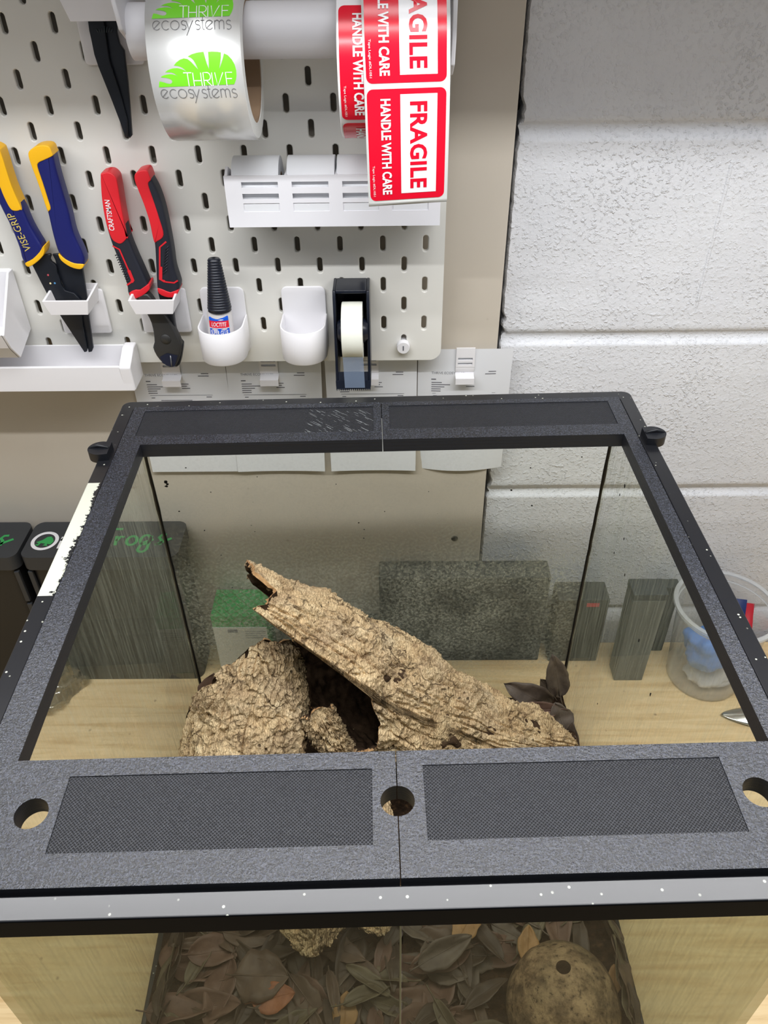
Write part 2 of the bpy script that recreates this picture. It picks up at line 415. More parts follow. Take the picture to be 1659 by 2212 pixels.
def f_bark(t, b):
    c = t.coord(); n1 = t.noise(c, 45, 5, 0.65, 0.4); n2 = t.noise(c, 260, 5, 0.7); n3 = t.noise(c, 20, 2)
    w = t.new('ShaderNodeTexWave'); w.inputs['Scale'].default_value = 120; w.inputs['Distortion'].default_value = 9; w.inputs['Detail'].default_value = 3; w.inputs['Detail Scale'].default_value = 2.0; t.link(c, w.inputs['Vector'])
    v = t.new('ShaderNodeTexVoronoi'); v.inputs['Scale'].default_value = 95; t.link(c, v.inputs['Vector'])
    pit = t.ramp(v.outputs['Distance'], [(0.10, 1.0), (0.2, 0.0)])
    pit = t.math('MULTIPLY', pit, t.ramp(t.noise(c, 38, 2), [(0.5, 0.0), (0.58, 1.0)]))
    col = t.ramp(n1, [(0.25, lin((152, 124, 92))), (0.42, lin((206, 178, 136))), (0.58, lin((230, 204, 160))), (0.8, lin((246, 228, 188)))])
    col = t.mix(t.math('MULTIPLY', t.ramp(n3, [(0.45, 0.0), (0.7, 1.0)]), 0.5), col, lin((170, 152, 128)))
    col = t.mix(t.math('MULTIPLY', t.ramp(n2, [(0.3, 1.0), (0.5, 0.0)]), 0.65), col, lin((92, 70, 50)))
    col = t.mix(t.math('MULTIPLY', pit, 0.85), col, lin((40, 29, 20)))
    wc = t.new('ShaderNodeVectorMath', operation='ADD'); nv = t.new('ShaderNodeTexNoise'); nv.inputs['Scale'].default_value = 60; t.link(c, nv.inputs['Vector'])
    sc_ = t.new('ShaderNodeVectorMath', operation='SCALE'); sc_.inputs['Scale'].default_value = 0.02; t.link(nv.outputs['Color'], sc_.inputs[0]); t.link(c, wc.inputs[0]); t.link(sc_.outputs[0], wc.inputs[1])
    ve = t.new('ShaderNodeTexVoronoi', feature='DISTANCE_TO_EDGE'); ve.inputs['Scale'].default_value = 62; t.link(wc.outputs[0], ve.inputs['Vector'])
    crk = t.math('MULTIPLY', t.ramp(ve.outputs['Distance'], [(0.02, 1.0), (0.07, 0.0)]), t.ramp(t.noise(c, 30, 3), [(0.42, 0.0), (0.6, 1.0)]))
    col = t.mix(t.math('MULTIPLY', crk, 0.75), col, lin((66, 49, 34)))
    wv = t.ramp(w.outputs['Fac'], [(0.1, 1.0), (0.4, 0.0)]); col = t.mix(t.math('MULTIPLY', wv, 0.3), col, lin((110, 86, 60)))
    t.link(col, b.inputs['Base Color'])
    h = t.math('ADD', t.math('MULTIPLY', n2, 1.0), t.math('MULTIPLY', w.outputs['Fac'], 0.55)); h = t.math('SUBTRACT', h, t.math('ADD', t.math('MULTIPLY', pit, 1.5), crk))
    t.link(t.bump(h, 0.7, 0.0022), b.inputs['Normal'])
m_bark = M('cork_bark', rough=0.85, spec=0.15, fn=f_bark)
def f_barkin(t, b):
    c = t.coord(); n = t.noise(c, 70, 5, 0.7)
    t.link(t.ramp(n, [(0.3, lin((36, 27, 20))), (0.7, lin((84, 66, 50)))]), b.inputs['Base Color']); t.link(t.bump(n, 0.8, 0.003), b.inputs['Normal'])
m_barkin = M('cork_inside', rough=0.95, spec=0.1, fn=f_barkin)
m_barkedge = M('cork_broken_edge', (190, 150, 106), 0.85, fn=grain(160, 0.7, 0.002, (60, (150, 108, 70), (212, 170, 118))))
def f_soil(t, b):
    c = t.coord(); n = t.noise(c, 150, 5, 0.75)
    t.link(t.ramp(n, [(0.3, lin((34, 26, 20))), (0.55, lin((62, 48, 37))), (0.78, lin((120, 92, 62)))]), b.inputs['Base Color']); t.link(t.bump(n, 1.0, 0.004), b.inputs['Normal'])
m_soil = M('soil', rough=0.95, spec=0.1, fn=f_soil)
def leafmat(name, a, c2):
    def fn(t, b):
        c = t.coord(); n = t.noise(c, 60, 4, 0.6); n2 = t.noise(c, 350, 3)
        col = t.ramp(n, [(0.3, lin(a)), (0.7, lin(c2))]); col = t.mix(t.math('MULTIPLY', t.ramp(n2, [(0.62, 0.0), (0.75, 1.0)]), 0.35), col, lin((50, 38, 30)))
        t.link(col, b.inputs['Base Color']); t.link(t.bump(n2, 0.3, 0.0008), b.inputs['Normal'])
    return M(name, rough=0.55, spec=0.35, fn=fn)
LEAFM = [leafmat('leaf_grey_brown', (80, 70, 61), (110, 99, 87)), leafmat('leaf_brown', (80, 65, 54), (110, 93, 78)),
         leafmat('leaf_dark', (60, 50, 42), (90, 78, 66)), leafmat('leaf_red_brown', (90, 68, 57), (120, 96, 82)), leafmat('leaf_olive', (84, 76, 60), (116, 106, 84))]
m_leaftan = leafmat('leaf_tan', (140, 106, 66), (172, 134, 88))
m_leafrust = leafmat('leaf_rust', (128, 78, 52), (170, 112, 78))
def f_coco(t, b):
    c = t.coord(); n = t.noise(c, 60, 5, 0.7); n2 = t.noise(c, 16, 3); n3 = t.noise(c, 240, 4, 0.7)
    col = t.ramp(n, [(0.32, lin((78, 64, 46))), (0.47, lin((128, 106, 80))), (0.62, lin((186, 158, 122)))])
    col = t.mix(t.math('MULTIPLY', t.ramp(n2, [(0.45, 0.0), (0.7, 1.0)]), 0.6), col, lin((96, 92, 70)))
    col = t.mix(t.math('MULTIPLY', t.ramp(n3, [(0.3, 1.0), (0.42, 0.0)]), 0.85), col, lin((48, 38, 28)))
    t.link(col, b.inputs['Base Color']); t.link(t.bump(n3, 0.8, 0.002), b.inputs['Normal'])
m_coco = M('coconut_shell', rough=0.7, spec=0.25, fn=f_coco)
m_dark = M('dark_inside', (14, 12, 10), 0.9)
m_foam = M('dark_foam', (58, 62, 62), 0.85, fn=grain(300, 0.4, 0.001))
m_lowbox = M('charcoal_box', (56, 58, 55), 0.7)
m_gboxg = M('carton_green', (46, 168, 84), 0.5, fn=lambda t, b: (lambda c: t.link(t.mix(t.ramp(t.math('MAXIMUM', t.math('SINE', t.math('MULTIPLY', t.math('ADD', t.sep(c)[0], t.math('ADD', t.sep(c)[1], t.sep(c)[2])), 520.0)), t.math('SINE', t.math('MULTIPLY', t.math('SUBTRACT', t.sep(c)[0], t.math('ADD', t.sep(c)[1], t.sep(c)[2])), 520.0))), [(0.8, 0.0), (0.95, 0.6)]), lin((46, 168, 84)), lin((92, 84, 48))), b.inputs['Base Color']))(t.coord()))
m_gboxw = M('carton_white', (214, 216, 208), 0.6)
m_metal = M('polished_steel', (205, 205, 200), 0.16, metal=1.0)
m_bluestuff = M('blue_glove', (70, 140, 225), 0.5)
m_navy = M('packet_navy', (24, 46, 100), 0.4)
m_packred = M('packet_red', (190, 36, 50), 0.4)
m_scrap = M('scrap_paper', (216, 212, 208), 0.8)
# ================================================================ the setting
def wall():
    YF = 0.035; DEPTH = 0.0045; JOINTS = [0.659 + 0.2032 * k for k in range(-4, 3)]
    zs = []; z = -0.75
    zs = [i * 0.02 for i in range(-37, 62)]
    for j in JOINTS:
        zs = [q for q in zs if abs(q - j) > 0.011] + [j + d for d in (-0.0085, -0.0065, -0.004, -0.0015, 0.0015, 0.004, 0.0062, 0.0072)]
    fine = [0.05 + 0.0035 * i for i in range(0, 220)]
    zs = sorted(set([round(q, 5) for q in zs + fine]))
    def prof(z):
        d = min(abs(z - j) for j in JOINTS); zz = min(JOINTS, key=lambda j: abs(z - j)); s = z - zz
        if d > 0.0075: return 0.0
        return DEPTH * (1 - (s / 0.0078) ** 2) ** 0.8 if d < 0.0078 else 0.0
    xs = [0, 0.002, 0.006, 0.012, 0.025, 0.05, 0.1, 0.2, 0.3, 0.5, 0.8, 1.4]
    mb = MB(); vs = []
    for z in zs:
        e = 0.0818 + 0.0009 * noise.noise(Vector((0, 0, z * 90))) + 0.0007 * noise.noise(Vector((3, 0, z * 300)))
        for j in JOINTS:
            e += 0.006 * math.exp(-((z - j - 0.010) / 0.016) ** 2) * (0.6 + noise.noise(Vector((7, j * 9, z * 120))))
        for i, q in enumerate(xs):
            yy = YF + prof(z) * (1 + 0.25 * noise.noise(Vector((q * 25, 0, z * 60)))) if i else YF + 0.004
            yy += 0.0007 * noise.noise(Vector((q * 40, 5, z * 40)))
            if i == 0: yy += 0.001 * noise.noise(Vector((1, 1, z * 200)))
            dv = (q + e) - (0.279 + 0.0)
            vs.append((e + q, yy, z))
    n = len(xs)
    fs = [(r * n + i, r * n + i + 1, r * n + n + i + 1, r * n + n + i) for r in range(len(zs) - 1) for i in range(n - 1)]
    mb.add(vs, fs, 0)
    # broken edge returning into the gap, and the gap's bottom
    m2 = len(zs)
    rv = [vs[r * n] for r in range(m2)] + [(vs[r * n][0] + 0.004, 0.085, vs[r * n][2]) for r in range(m2)]
    mb.add(rv, [(r, r + 1, m2 + r + 1, m2 + r) for r in range(m2 - 1)], 0)
    mb.add([(-2.0, 0.085, -0.75), (1.5, 0.085, -0.75), (1.5, 0.085, 1.24), (-2.0, 0.085, 1.24)], [(0, 1, 2, 3)], 1)
    # raised vertical mortar line, one joint of the middle course
    jx = 0.281
    o = mb.build('wall_back', [m_block, m_gap], smooth=True, fix=True, angle=60)
    tag(o, kind='structure')
    jm = MB(); pts = []
    for i in range(40):
        z = 0.470 + i * (0.175 / 39); pts.append((jx + 0.0009 * noise.noise(Vector((0, 0, z * 60))), YF + 0.0012, z))
    jm.tube(pts, [(0.0022 + 0.0006 * noise.noise(Vector((4, 0, p[2] * 90)))) * min(1, 0.05 + i / 4, 0.05 + (39 - i) / 4) for i, p in enumerate(pts)], 8)
    tag(jm.build('trim_1', m_block, smooth=True), kind='structure')
    f = MB().add([(-2, -2.2, -0.75), (1.5, -2.2, -0.75), (1.5, 0.085, -0.75), (-2, 0.085, -0.75)], [(0, 1, 2, 3)])
    tag(f.build('floor', m_floor), kind='structure')
wall()

bb = MB().box(-1.3, 0.078, 0.02, 0.036, -0.70, 1.03).build('backing_board', m_board, bevel=0.001)
tag(bb, 'tall beige painted board fixed to the block wall behind the pegboard', 'board')
sc = MB()
c = atY(982, 1163, 0.02)
sc.lathe([(0.0001, -0.0008), (0.0038, -0.0006), (0.0044, 0.0)], (0, 0, 0), 20)
s_ = sc.build('screw', m_steel, bb, smooth=True); s_.location = (c.x, 0.0197, c.z); s_.rotation_euler = (R(90), 0, 0)
s_.rotation_euler = (R(-90), 0, 0)

# workbench
wb = empty('workbench', (0, 0, 0), 0, 'long pine plywood workbench against the block wall, under the terrarium', 'workbench')
MB().box(-1.25, 1.3, -0.86, 0.019, -0.036, 0.0).build('worktop', m_wood, wb, bevel=0.003)
for x in (-1.15, 1.2):
    for y in (-0.80, -0.04):
        MB().box(x - 0.04, x + 0.04, y - 0.04, y + 0.04, -0.75, -0.036).build('leg', m_wood, wb, bevel=0.003)

# unseen hood of the work lamp, shaped to cut light off the upper wall
hd = MB()
sec = [(-0.012, 0.012), (0.012, 0.012), (0.080, -0.0546), (0.079, -0.0555), (0.011, 0.010), (-0.011, 0.010), (-0.089, -0.0555), (-0.090, -0.0546)]
hd.prism([(LAMP_X - 0.72, LAMP_Y + a, LAMP_Z + b) for a, b in sec], (1.44, 0, 0))
sh_ = MB().box(-1.3, 1.3, -0.25, 0.035, 1.03, 1.055)  # unseen shelf, added to keep the overhead fill off the upper wall
tag(hd.build('trim_2', m_white), kind='structure')
tag(sh_.build('trim_3', m_white), kind='structure')

# ================================================================ pegboard
ROW0 = 0.5708
def pegboard():
    X0, X1, Z0, Z1, YB = -0.742, 0.018, 0.450, 1.010, 0.005
    root = empty('pegboard', (-0.36, 0.0, Z0), 0, 'white steel pegboard with rows of upright slots hung on the beige board', 'pegboard')
    mb = MB(); off = Vector((-0.36, 0.0, Z0))
    N = 5; hw, hh = 0.0025, 0.0075
    def slot(cx, cz, grow):
        r = hw + grow; o = []
        for i in range(N + 1): a = math.pi * i / N; o.append((cx + r * math.cos(a), cz + (hh - hw) + r * math.sin(a)))
        for i in range(N + 1): a = math.pi + math.pi * i / N; o.append((cx + r * math.cos(a), cz - (hh - hw) + r * math.sin(a)))
        return o
    def tile(x0, x1, z0, z1, cx, cz):
        rings = [[(p[0], -0.0, p[1]) for p in slot(cx, cz, 0.0010)], [(p[0], 0.0003, p[1]) for p in slot(cx, cz, 0.0004)], [(p[0], 0.0011, p[1]) for p in slot(cx, cz, 0)], [(p[0], YB, p[1]) for p in slot(cx, cz, 0)]]
        K = 2 * (N + 1); vs = [p for r in rings for p in r]; fs = []
        for j in range(3):
            for i in range(K): i2 = (i + 1) % K; fs.append((j * K + i, j * K + i2, j * K + K + i2, j * K + K + i))
        b = len(vs); vs += [(x1, 0, z1), (x0, 0, z1), (x0, 0, z0), (x1, 0, z0)]
        h = N // 2 + 1
        fs.append((b, *range(N // 2 + 0, -1, -1)))                       # upper right corner fan
        fs.append((b + 1, *range(N, N // 2, -1)))
        fs.append((b, N // 2, N // 2 + 1, b + 1))
        fs.append((b + 2, *range(N + 1 + N // 2, N, -1)))
        fs.append((b + 3, *range(2 * N + 1, N + 1 + N // 2, -1)))
        fs.append((b + 2, N + 1 + N // 2, N + 2 + N // 2, b + 3)[::1])
        fs.append((b + 1, N, N + 1, b + 2)); fs.append((b + 3, 2 * N + 1, 0, b))
        mb.add(vs, fs)
    def quad(x0, x1, z0, z1): mb.add([(x0, 0, z0), (x1, 0, z0), (x1, 0, z1), (x0, 0, z1)], [(0, 1, 2, 3)])
    NC = 25
    for j in range(NC):
        cx = -0.02 * j; top = None; lowest = 1e9
        for k in range(-12, 6):
            if (k - j) % 2: continue
            cz = ROW0 - 0.02 * k
            tile(cx - 0.01, cx + 0.01, cz - 0.02, cz + 0.02, cx, cz)
            top = cz + 0.02 if top is None else max(top, cz + 0.02); lowest = min(lowest, cz - 0.02)
        quad(cx - 0.01, cx + 0.01, top, Z1)
        if j > 0: quad(cx - 0.01, cx + 0.01, Z0, lowest)
        else:
            r = 0.012; arc = [(X1 - r + r * math.sin(a), 0, Z0 + r - r * math.cos(a)) for a in [i * math.pi / 16 for i in range(9)]]
            mb.add([(-0.01, 0, Z0)] + arc + [(X1, 0, Z1), (0.01, 0, Z1), (0.01, 0, lowest), (-0.01, 0, lowest)], [tuple(range(len(arc) + 5))])
    xl = -0.02 * (NC - 1) - 0.01
    quad(X0, xl, Z0, Z1)
    # the edge of the sheet, rolled back towards the board
    r = 0.012
    edge = [(X0, Z1), (X0, Z0)] + [(X1 - r + r * math.sin(i * math.pi / 16), Z0 + r - r * math.cos(i * math.pi / 16)) for i in range(9)] + [(X1, Z1)]
    vs = [(x, 0, z) for x, z in edge] + [(x, YB, z) for x, z in edge]; n = len(edge)
    mb.add(vs, [(i, (i + 1) % n, n + (i + 1) % n, n + i) for i in range(n)])
    mb.v = [tuple(Vector(p) - off) for p in mb.v]
    o = mb.build('slotted_sheet', m_peg, root, smooth=False)
    # plastic mounting knob near the lower right corner, and spacers that hold the sheet off the board
    kn = MB(); kn.lathe([(0.0068, 0.0), (0.0068, 0.005), (0.006, 0.0062), (0.0001, 0.0062)], (0, 0, 0), 32)
    kn.box(-0.0006, 0.0006, -0.0024, 0.0024, 0.0060, 0.0066, 1)
    k_ = kn.build('mounting_knob', [m_white, m_ink], root, smooth=True, angle=40)
    k_.location = Vector((-0.0205, -0.0002, 0.4667)) - off; k_.rotation_euler = (R(90), 0, 0)
    for x in (-0.02, -0.70):
        sp = MB().lathe([(0.006, 0), (0.006, 0.0148)], (0, 0, 0), 20).build('spacer', m_white, root, smooth=True, angle=40)
        sp.location = Vector((x, 0.0198, 0.99)) - off; sp.rotation_euler = (R(90), 0, 0)
    sp = MB().lathe([(0.006, 0), (0.006, 0.0148)], (0, 0, 0), 20).build('spacer', m_white, root, smooth=True, angle=40)
    sp.location = Vector((-0.0205, 0.0198, 0.4667)) - off; sp.rotation_euler = (R(90), 0, 0)
pegboard()

# ================================================================ accessories on the pegboard
def tool_holder(cx, zt, label):
    """tapered open sleeve on a back plate; zt = top of the sleeve's front"""
    root = empty('tool_holder', (cx, -0.002, zt), 0, label, 'tool holder', 'white tool holders on the pegboard')
    mb = MB()
    mb.puffy([(x, z) for x, z in rrect(-0.024, 0.024, -0.049, -0.003, 0.003)], -0.0035, 0.003, 0.001, 2)
    mb.build('back_plate', m_white, root, smooth=True, angle=50)
    yb, yf = -0.0025, -0.0375; t = 0.0022
    o1 = [(-0.0215, yb), (-0.0215, yf), (0.0215, yf), (0.0215, yb)]; o2 = [(-0.0185, yb), (-0.0175, yf + 0.002), (0.0175, yf + 0.002), (0.0185, yb)]
    sl = MB(); zt_, zb_ = 0.0, -0.0145
    tiltz = [0.003, 0, 0, 0.003]
    def ring(o, z, ins):
        q = [];
        for i, (x, y) in enumerate(o):
            q.append((x - math.copysign(ins, x), y + (ins if y < -0.02 else -ins * 0.2), z + (tiltz[i] if z > -0.005 else 0)))
        return q
    a, b, c_, d = ring(o1, zt_, 0), ring(o2, zb_, 0), ring(o2, zb_, t), ring(o1, zt_, t)
    vs = a + b + c_ + d; fs = []
    for r in range(4):
        for i in range(4):
            i2 = (i + 1) % 4; r2 = (r + 1) % 4; fs.append((r * 4 + i, r * 4 + i2, r2 * 4 + i2, r2 * 4 + i))
    sl.add(vs, fs); sl.build('sleeve', m_white, root, bevel=0.0009)
    return root
tool_holder(-0.335, 0.5345, 'white tool holder sleeve carrying the blue and yellow wire stripper')
tool_holder(-0.255, 0.5345, 'white tool holder sleeve carrying the red and black cutters')
tool_holder(-0.2555, 0.7705, 'white tool holder sleeve carrying the black pliers at the top edge')

def cup_holder(cx, label):
    root = empty('cup_holder', (cx, -0.001, 0.458), 0, label, 'cup holder', 'white round cup holders on the pegboard')
    pl = MB(); pl.puffy(rrect(-0.0215, 0.0215, 0.004, 0.0735, 0.006), -0.003, 0.003, 0.001, 2); pl.build('back_plate', m_white, root, smooth=True, angle=50)
    r, t = 0.0220, 0.0018; cy = -0.0265; H = 0.0458; B = 0.0125; n = 30
    def dloop(rr, z):
        o = [(rr, -0.003, z)]
        for i in range(n + 1): a = -math.pi * i / n; o.append((rr * math.cos(a), cy + rr * math.sin(a), z))
        o.append((-rr, -0.003, z)); return o
    rings = [dloop(r - 0.0008, B), dloop(r, B + 0.001), dloop(r, H - 0.0005), dloop(r - 0.0005, H), dloop(r - t + 0.0005, H), dloop(r - t, H - 0.0006), dloop(r - t, B + 0.003)]
    K = len(rings[0]); vs = [p for q in rings for p in q]; fs = []
    for j in range(len(rings) - 1):
        for i in range(K - 1): fs.append((j * K + i, j * K + i + 1, j * K + K + i + 1, j * K + K + i))
    fs.append(tuple(range(K - 1, -1, -1))); fs.append(tuple(range((len(rings) - 1) * K, len(rings) * K)))
    MB().add(vs, fs).build('cup', m_white, root, smooth=True, angle=50)
    return root
cup_holder(-0.1965, 'white round cup holder with the super glue bottle standing in it')
cup_holder(-0.1175, 'empty white round cup holder beside the black tape dispenser')

# glue bottle
def glue():
    root = empty('glue_bottle', (-0.1975, -0.0275, 0.4735), 0, 'super glue bottle with a ribbed black cone cap standing in the white cup', 'glue bottle')
    b = MB(); n = 32; vs = []; zs = [0.0, 0.002, 0.02, 0.042, 0.0460]
    ws = [(0.0108, 0.0088), (0.0128, 0.0098), (0.0128, 0.0098), (0.0118, 0.0095), (0.0098, 0.0088)]
    for z, (rx, ry) in zip(zs, ws):
        for k in range(n): a = 2 * math.pi * k / n; vs.append((rx * math.cos(a), ry * math.sin(a), z))
    fs = [(j * n + k, j * n + (k + 1) % n, j * n + n + (k + 1) % n, j * n + n + k) for j in range(4) for k in range(n)]
    b.add(vs, fs + [tuple(range(n - 1, -1, -1)), tuple(range(4 * n, 5 * n))]); b.build('bottle', M('bottle_grey', (206, 203, 203), 0.35), root, smooth=True, angle=50)
    prof = [(0.0112, 0.0445)]; N = 19
    for i in range(N):
        z0 = 0.0460 + i * 0.0470 / N; r0 = 0.0112 - (0.0112 - 0.0056) * i / N; h = 0.0470 / N
        prof += [(r0 - 0.0006, z0), (r0 + 0.0002, z0 + h * 0.3), (r0 + 0.0002, z0 + h * 0.65), (r0 - 0.0006, z0 + h * 0.95)]
    prof += [(0.0052, 0.0933), (0.0001, 0.0930)]
    MB().lathe(prof, (0.0008, 0, 0), 36).build('cap', m_dispenser, root, smooth=True)
    def place(x, y, e=0.0):
        a = x / 0.0128; return Vector(((0.0128 + e) * math.sin(a), -(0.0098 + e) * math.cos(a), y))
    L = flat_obj('label', [poly2d([(-0.0098, 0.016), (0.0108, 0.016), (0.0104, 0.0415), (-0.0094, 0.0405)])], lambda x, y: place(x, y, 0.0002), M('label_blue', (20, 86, 200), 0.35), root, 0.002)
    for v in [0]: pass
    bm = bmesh.new(); bm.from_mesh(L.data); bm.free()
    def sub(x0, x1, y0, y1, mat, name):
        xs = [x0 + (x1 - x0) * i / 8 for i in range(9)]
        vs = [(x, y0) for x in xs] + [(x, y1) for x in xs]; fs = [(i, i + 1, 9 + i + 1, 9 + i) for i in range(8)]
        return flat_obj(name, [(vs, fs)], lambda x, y: place(x, y, 0.00035), mat, L)
    bpy.data.meshes.remove(L.data) if False else None
    sub(-0.0096, 0.0104, 0.0302, 0.0370, M('label_red2', (222, 28, 48), 0.35), 'red_band')
    sub(-0.0096, 0.0106, 0.0296, 0.0302, m_lettwhite, 'white_line')
    fl = lambda s, x, y: xf(s, lambda a, b: (a + x, b + y))
    flat_obj('lettering', [fl(text2d('LOCTITE', 0.0145, 0.0042, 0.012, 0.25), -0.0068, 0.0316)], lambda x, y: place(x, y, 0.0005), m_lettwhite, L, 0.002)
    flat_obj('lettering', [fl(text2d('SUPER GLUE', 0.0170, 0.0044, 0.02), -0.0082, 0.0232)], lambda x, y: place(x, y, 0.0005), m_lettwhite, L, 0.002)
    flat_obj('red_chevron', [poly2d([(-0.0096, 0.0160), (0.0004, 0.0160), (-0.0096, 0.0198)]), poly2d([(0.0004, 0.0160), (0.0106, 0.0160), (0.0106, 0.0200)])], lambda x, y: place(x, y, 0.0004), m_red, L)
    root.rotation_euler = (R(-4), R(1.0), 0)
glue()

# tape dispenser
def dispenser():
    root = empty('tape_dispenser', (-0.070, -0.001, 0.445), 0, 'black desk tape dispenser with a roll of white tape hanging on the pegboard', 'tape dispenser')
    w = 0.0172; t = 0.0028
    side = [(0, 0.094), (-0.030, 0.0935), (-0.034, 0.086), (-0.036, 0.060), (-0.040, 0.030), (-0.046, 0.006), (-0.0485, 0.0045), (-0.046, 0.0005), (-0.020, 0.0), (-0.002, 0.010), (0, 0.020)]
    for sx in (-1, 1):
        MB().prism([(sx * w, y, z) for y, z in side], (-sx * t, 0, 0)).build('side_wall', m_dispenser, root, bevel=0.0008)
    MB().box(-w + t, w - t, -0.030, 0, 0.0905, 0.0938).build('top_bridge', m_dispenser, root, bevel=0.0008)
    MB().box(-w + t, w - t, -0.004, -0.0015, 0.012, 0.0905).build('back_wall', m_dispenser, root)
    nose = MB(); nose.prism([(-w + t, y, z) for y, z in [(-0.0425, 0.016), (-0.047, 0.0055), (-0.046, 0.001), (-0.022, 0.001), (-0.022, 0.004)]], (2 * (w - t), 0, 0)); nose.build('nose', m_dispenser, root)
    cu = MB(); N = 17; pts = [(-w, -0.0478, 0.0085)]
    for i in range(N):
        x0 = -w + 2 * w * i / N; pts += [(x0 + 2 * w / N * 0.2, -0.0500, 0.0010), (x0 + 2 * w / N * 0.5, -0.0505, -0.0012), (x0 + 2 * w / N * 0.8, -0.0500, 0.0010)]
    pts += [(w, -0.0478, 0.0085)]
    cu.prism(pts, (0, 0.0006, 0.0002)); cu.build('cutter', m_dispenser, root)
    c = (0, -0.0335, 0.0555); hw = 0.0098
    rl = MB(); rl.lathe([(0.0125, -hw), (0.0262, -hw), (0.0266, -hw + 0.0006), (0.0266, hw - 0.0006), (0.0262, hw), (0.0125, hw)], (0.0008, c[1], c[2]), 64, 'x', closed=True)
    rl.build('tape_roll', m_tape, root, smooth=True, angle=40)
    MB().lathe([(0.0085, -w + t), (0.0122, -hw), (0.0122, hw), (0.0085, w - t)], (0.0008, c[1], c[2]), 40, 'x').build('hub', m_dispenser, root, smooth=True, angle=40)
    fm = MB(); y0, z0 = c[1] - 0.0268 * math.cos(R(42)), c[2] - 0.0268 * math.sin(R(42))
    pts = [(y0, z0), (y0 + 0.0015, z0 - 0.009), (-0.0515, 0.016), (-0.0512, 0.003)]
    vs = [(x + 0.0008 + 0.0008 * i / 3, y, z) for i, (y, z) in enumerate(pts) for x in (-hw, hw)]
    fm.add(vs, [(2 * i, 2 * i + 1, 2 * i + 3, 2 * i + 2) for i in range(3)]); fm.build('tape_end', m_film, root, smooth=True)
dispenser()

# bin cut by the left edge of the view, and the long tray below it
bn = empty('parts_bin', (-0.43, -0.001, 0.49), 0, 'white slant-fronted parts bin on the pegboard above the long tray', 'bin')
prof = [(-0.002, 0.0), (-0.040, -0.012), (-0.052, 0.004), (-0.058, 0.020), (-0.012, 0.062), (-0.002, 0.062)]
inner = [(-0.004, 0.003), (-0.039, -0.009), (-0.050, 0.005), (-0.0555, 0.0195), (-0.0125, 0.0595), (-0.004, 0.0595)]
for x in (-0.040, 0.0355):
    MB().prism([(x, y, z) for y, z in prof], (0.0025, 0, 0)).build('end_wall', m_white, bn, bevel=0.0008)
sh = MB(); K = 4
vs = [(x, *prof[i]) for x in (-0.0375, 0.0355) for i in (4 + 1, 0, 1, 2, 3)] + [(x, *inner[i]) for x in (-0.0375, 0.0355) for i in (5, 0, 1, 2, 3)]
fs = []
for i in range(4): fs += [(i, i + 1, 5 + i + 1, 5 + i), (10 + i, 15 + i, 15 + i + 1, 10 + i + 1)]
fs += [(0, 5, 15, 10), (4, 14, 19, 9), ]
sh.add(vs, fs); sh.build('trough', m_white, bn)

tr = empty('tool_tray', (-0.40, -0.001, 0.448), 0, 'long shallow white tray along the lower left edge of the pegboard', 'tray')
MB().box(-0.10, 0.1085, -0.0022, 0, -0.012, 0.0235).build('back_wall', m_white, tr, bevel=0.0008)
MB().box(-0.10, 0.1085, -0.030, -0.0022, -0.012, -0.009).build('tray_floor', m_white, tr)
MB().box(-0.10, 0.1085, -0.0335, -0.030, -0.012, 0.0155).build('front_lip', m_white, tr, bevel=0.001, seg=3)
pr = [(0, -0.012), (-0.033, -0.012), (-0.0345, 0.0145), (-0.0325, 0.0165), (-0.012, 0.026), (0, 0.026)]
MB().prism([(0.0975, y, z) for y, z in pr], (0.012, 0, 0)).build('end_cap', m_white, tr, bevel=0.0018, seg=3)

# label clips and the four papers they hold
def clip(cx, label):
    root = empty('paper_clip', (cx, 0.0178, 0.452), 0, label, 'clip', 'white paper clips on the beige board')
    pl = MB(); hw = 0.0098; t = 0.0014
    zs = [0, -0.0075, -0.0105, -0.0135, -0.0165, -0.019]
    pl.box(-hw, hw, -0.0035, -0.0018, -0.0075, 0.0035)
    pl.box(-hw, -hw + 0.0022, -0.0035, -0.0018, -0.0105, -0.0075); pl.box(hw - 0.0022, hw, -0.0035, -0.0018, -0.0105, -0.0075)
    pl.box(-hw, hw, -0.0035, -0.0018, -0.0132, -0.0105)
    pl.box(-hw, -hw + 0.0022, -0.0035, -0.0018, -0.0158, -0.0132); pl.box(hw - 0.0022, hw, -0.0035, -0.0018, -0.0158, -0.0132)
    pl.box(-hw, hw, -0.0035, -0.0018, -0.0185, -0.0158)
    pl.build('clip_plate', m_white, root)
    pts = [(-0.0030, -0.0180), (-0.0034, -0.0205), (-0.0026, -0.0235), (-0.0014, -0.0255), (-0.0020, -0.0272), (-0.0050, -0.0285), (-0.0085, -0.0290)]
    vs = [(x, y, z) for y, z in pts for x in (-hw, hw)] + [(x, y + 0.0009, z - 0.0010) for y, z in pts for x in (-hw, hw)]
    n = len(pts); fs = []
    for i in range(n - 1):
        a = 2 * i; fs += [(a, a + 1, a + 3, a + 2), (2 * n + a, 2 * n + a + 2, 2 * n + a + 3, 2 * n + a + 1), (a, a + 2, 2 * n + a + 2, 2 * n + a), (a + 1, 2 * n + a + 1, 2 * n + a + 3, a + 3)]
    fs += [(0, 2 * n, 2 * n + 1, 1), (2 * n - 2, 2 * n - 1, 4 * n - 1, 4 * n - 2)]
    MB().add(vs, fs).build('curled_lip', m_white, root, smooth=True, angle=40)
    fl = MB().box(-hw, hw, -0.0098, -0.0086, -0.0358, -0.0288); fl.build('front_flange', m_white, root)
    return root
clip(-0.3735, 'white paper clip holding nothing under the long tray')
clip(-0.2665, 'white paper clip under the jaws of the black cutters')
clip(-0.1625, 'white paper clip between the two round cup holders, below the pegboard')
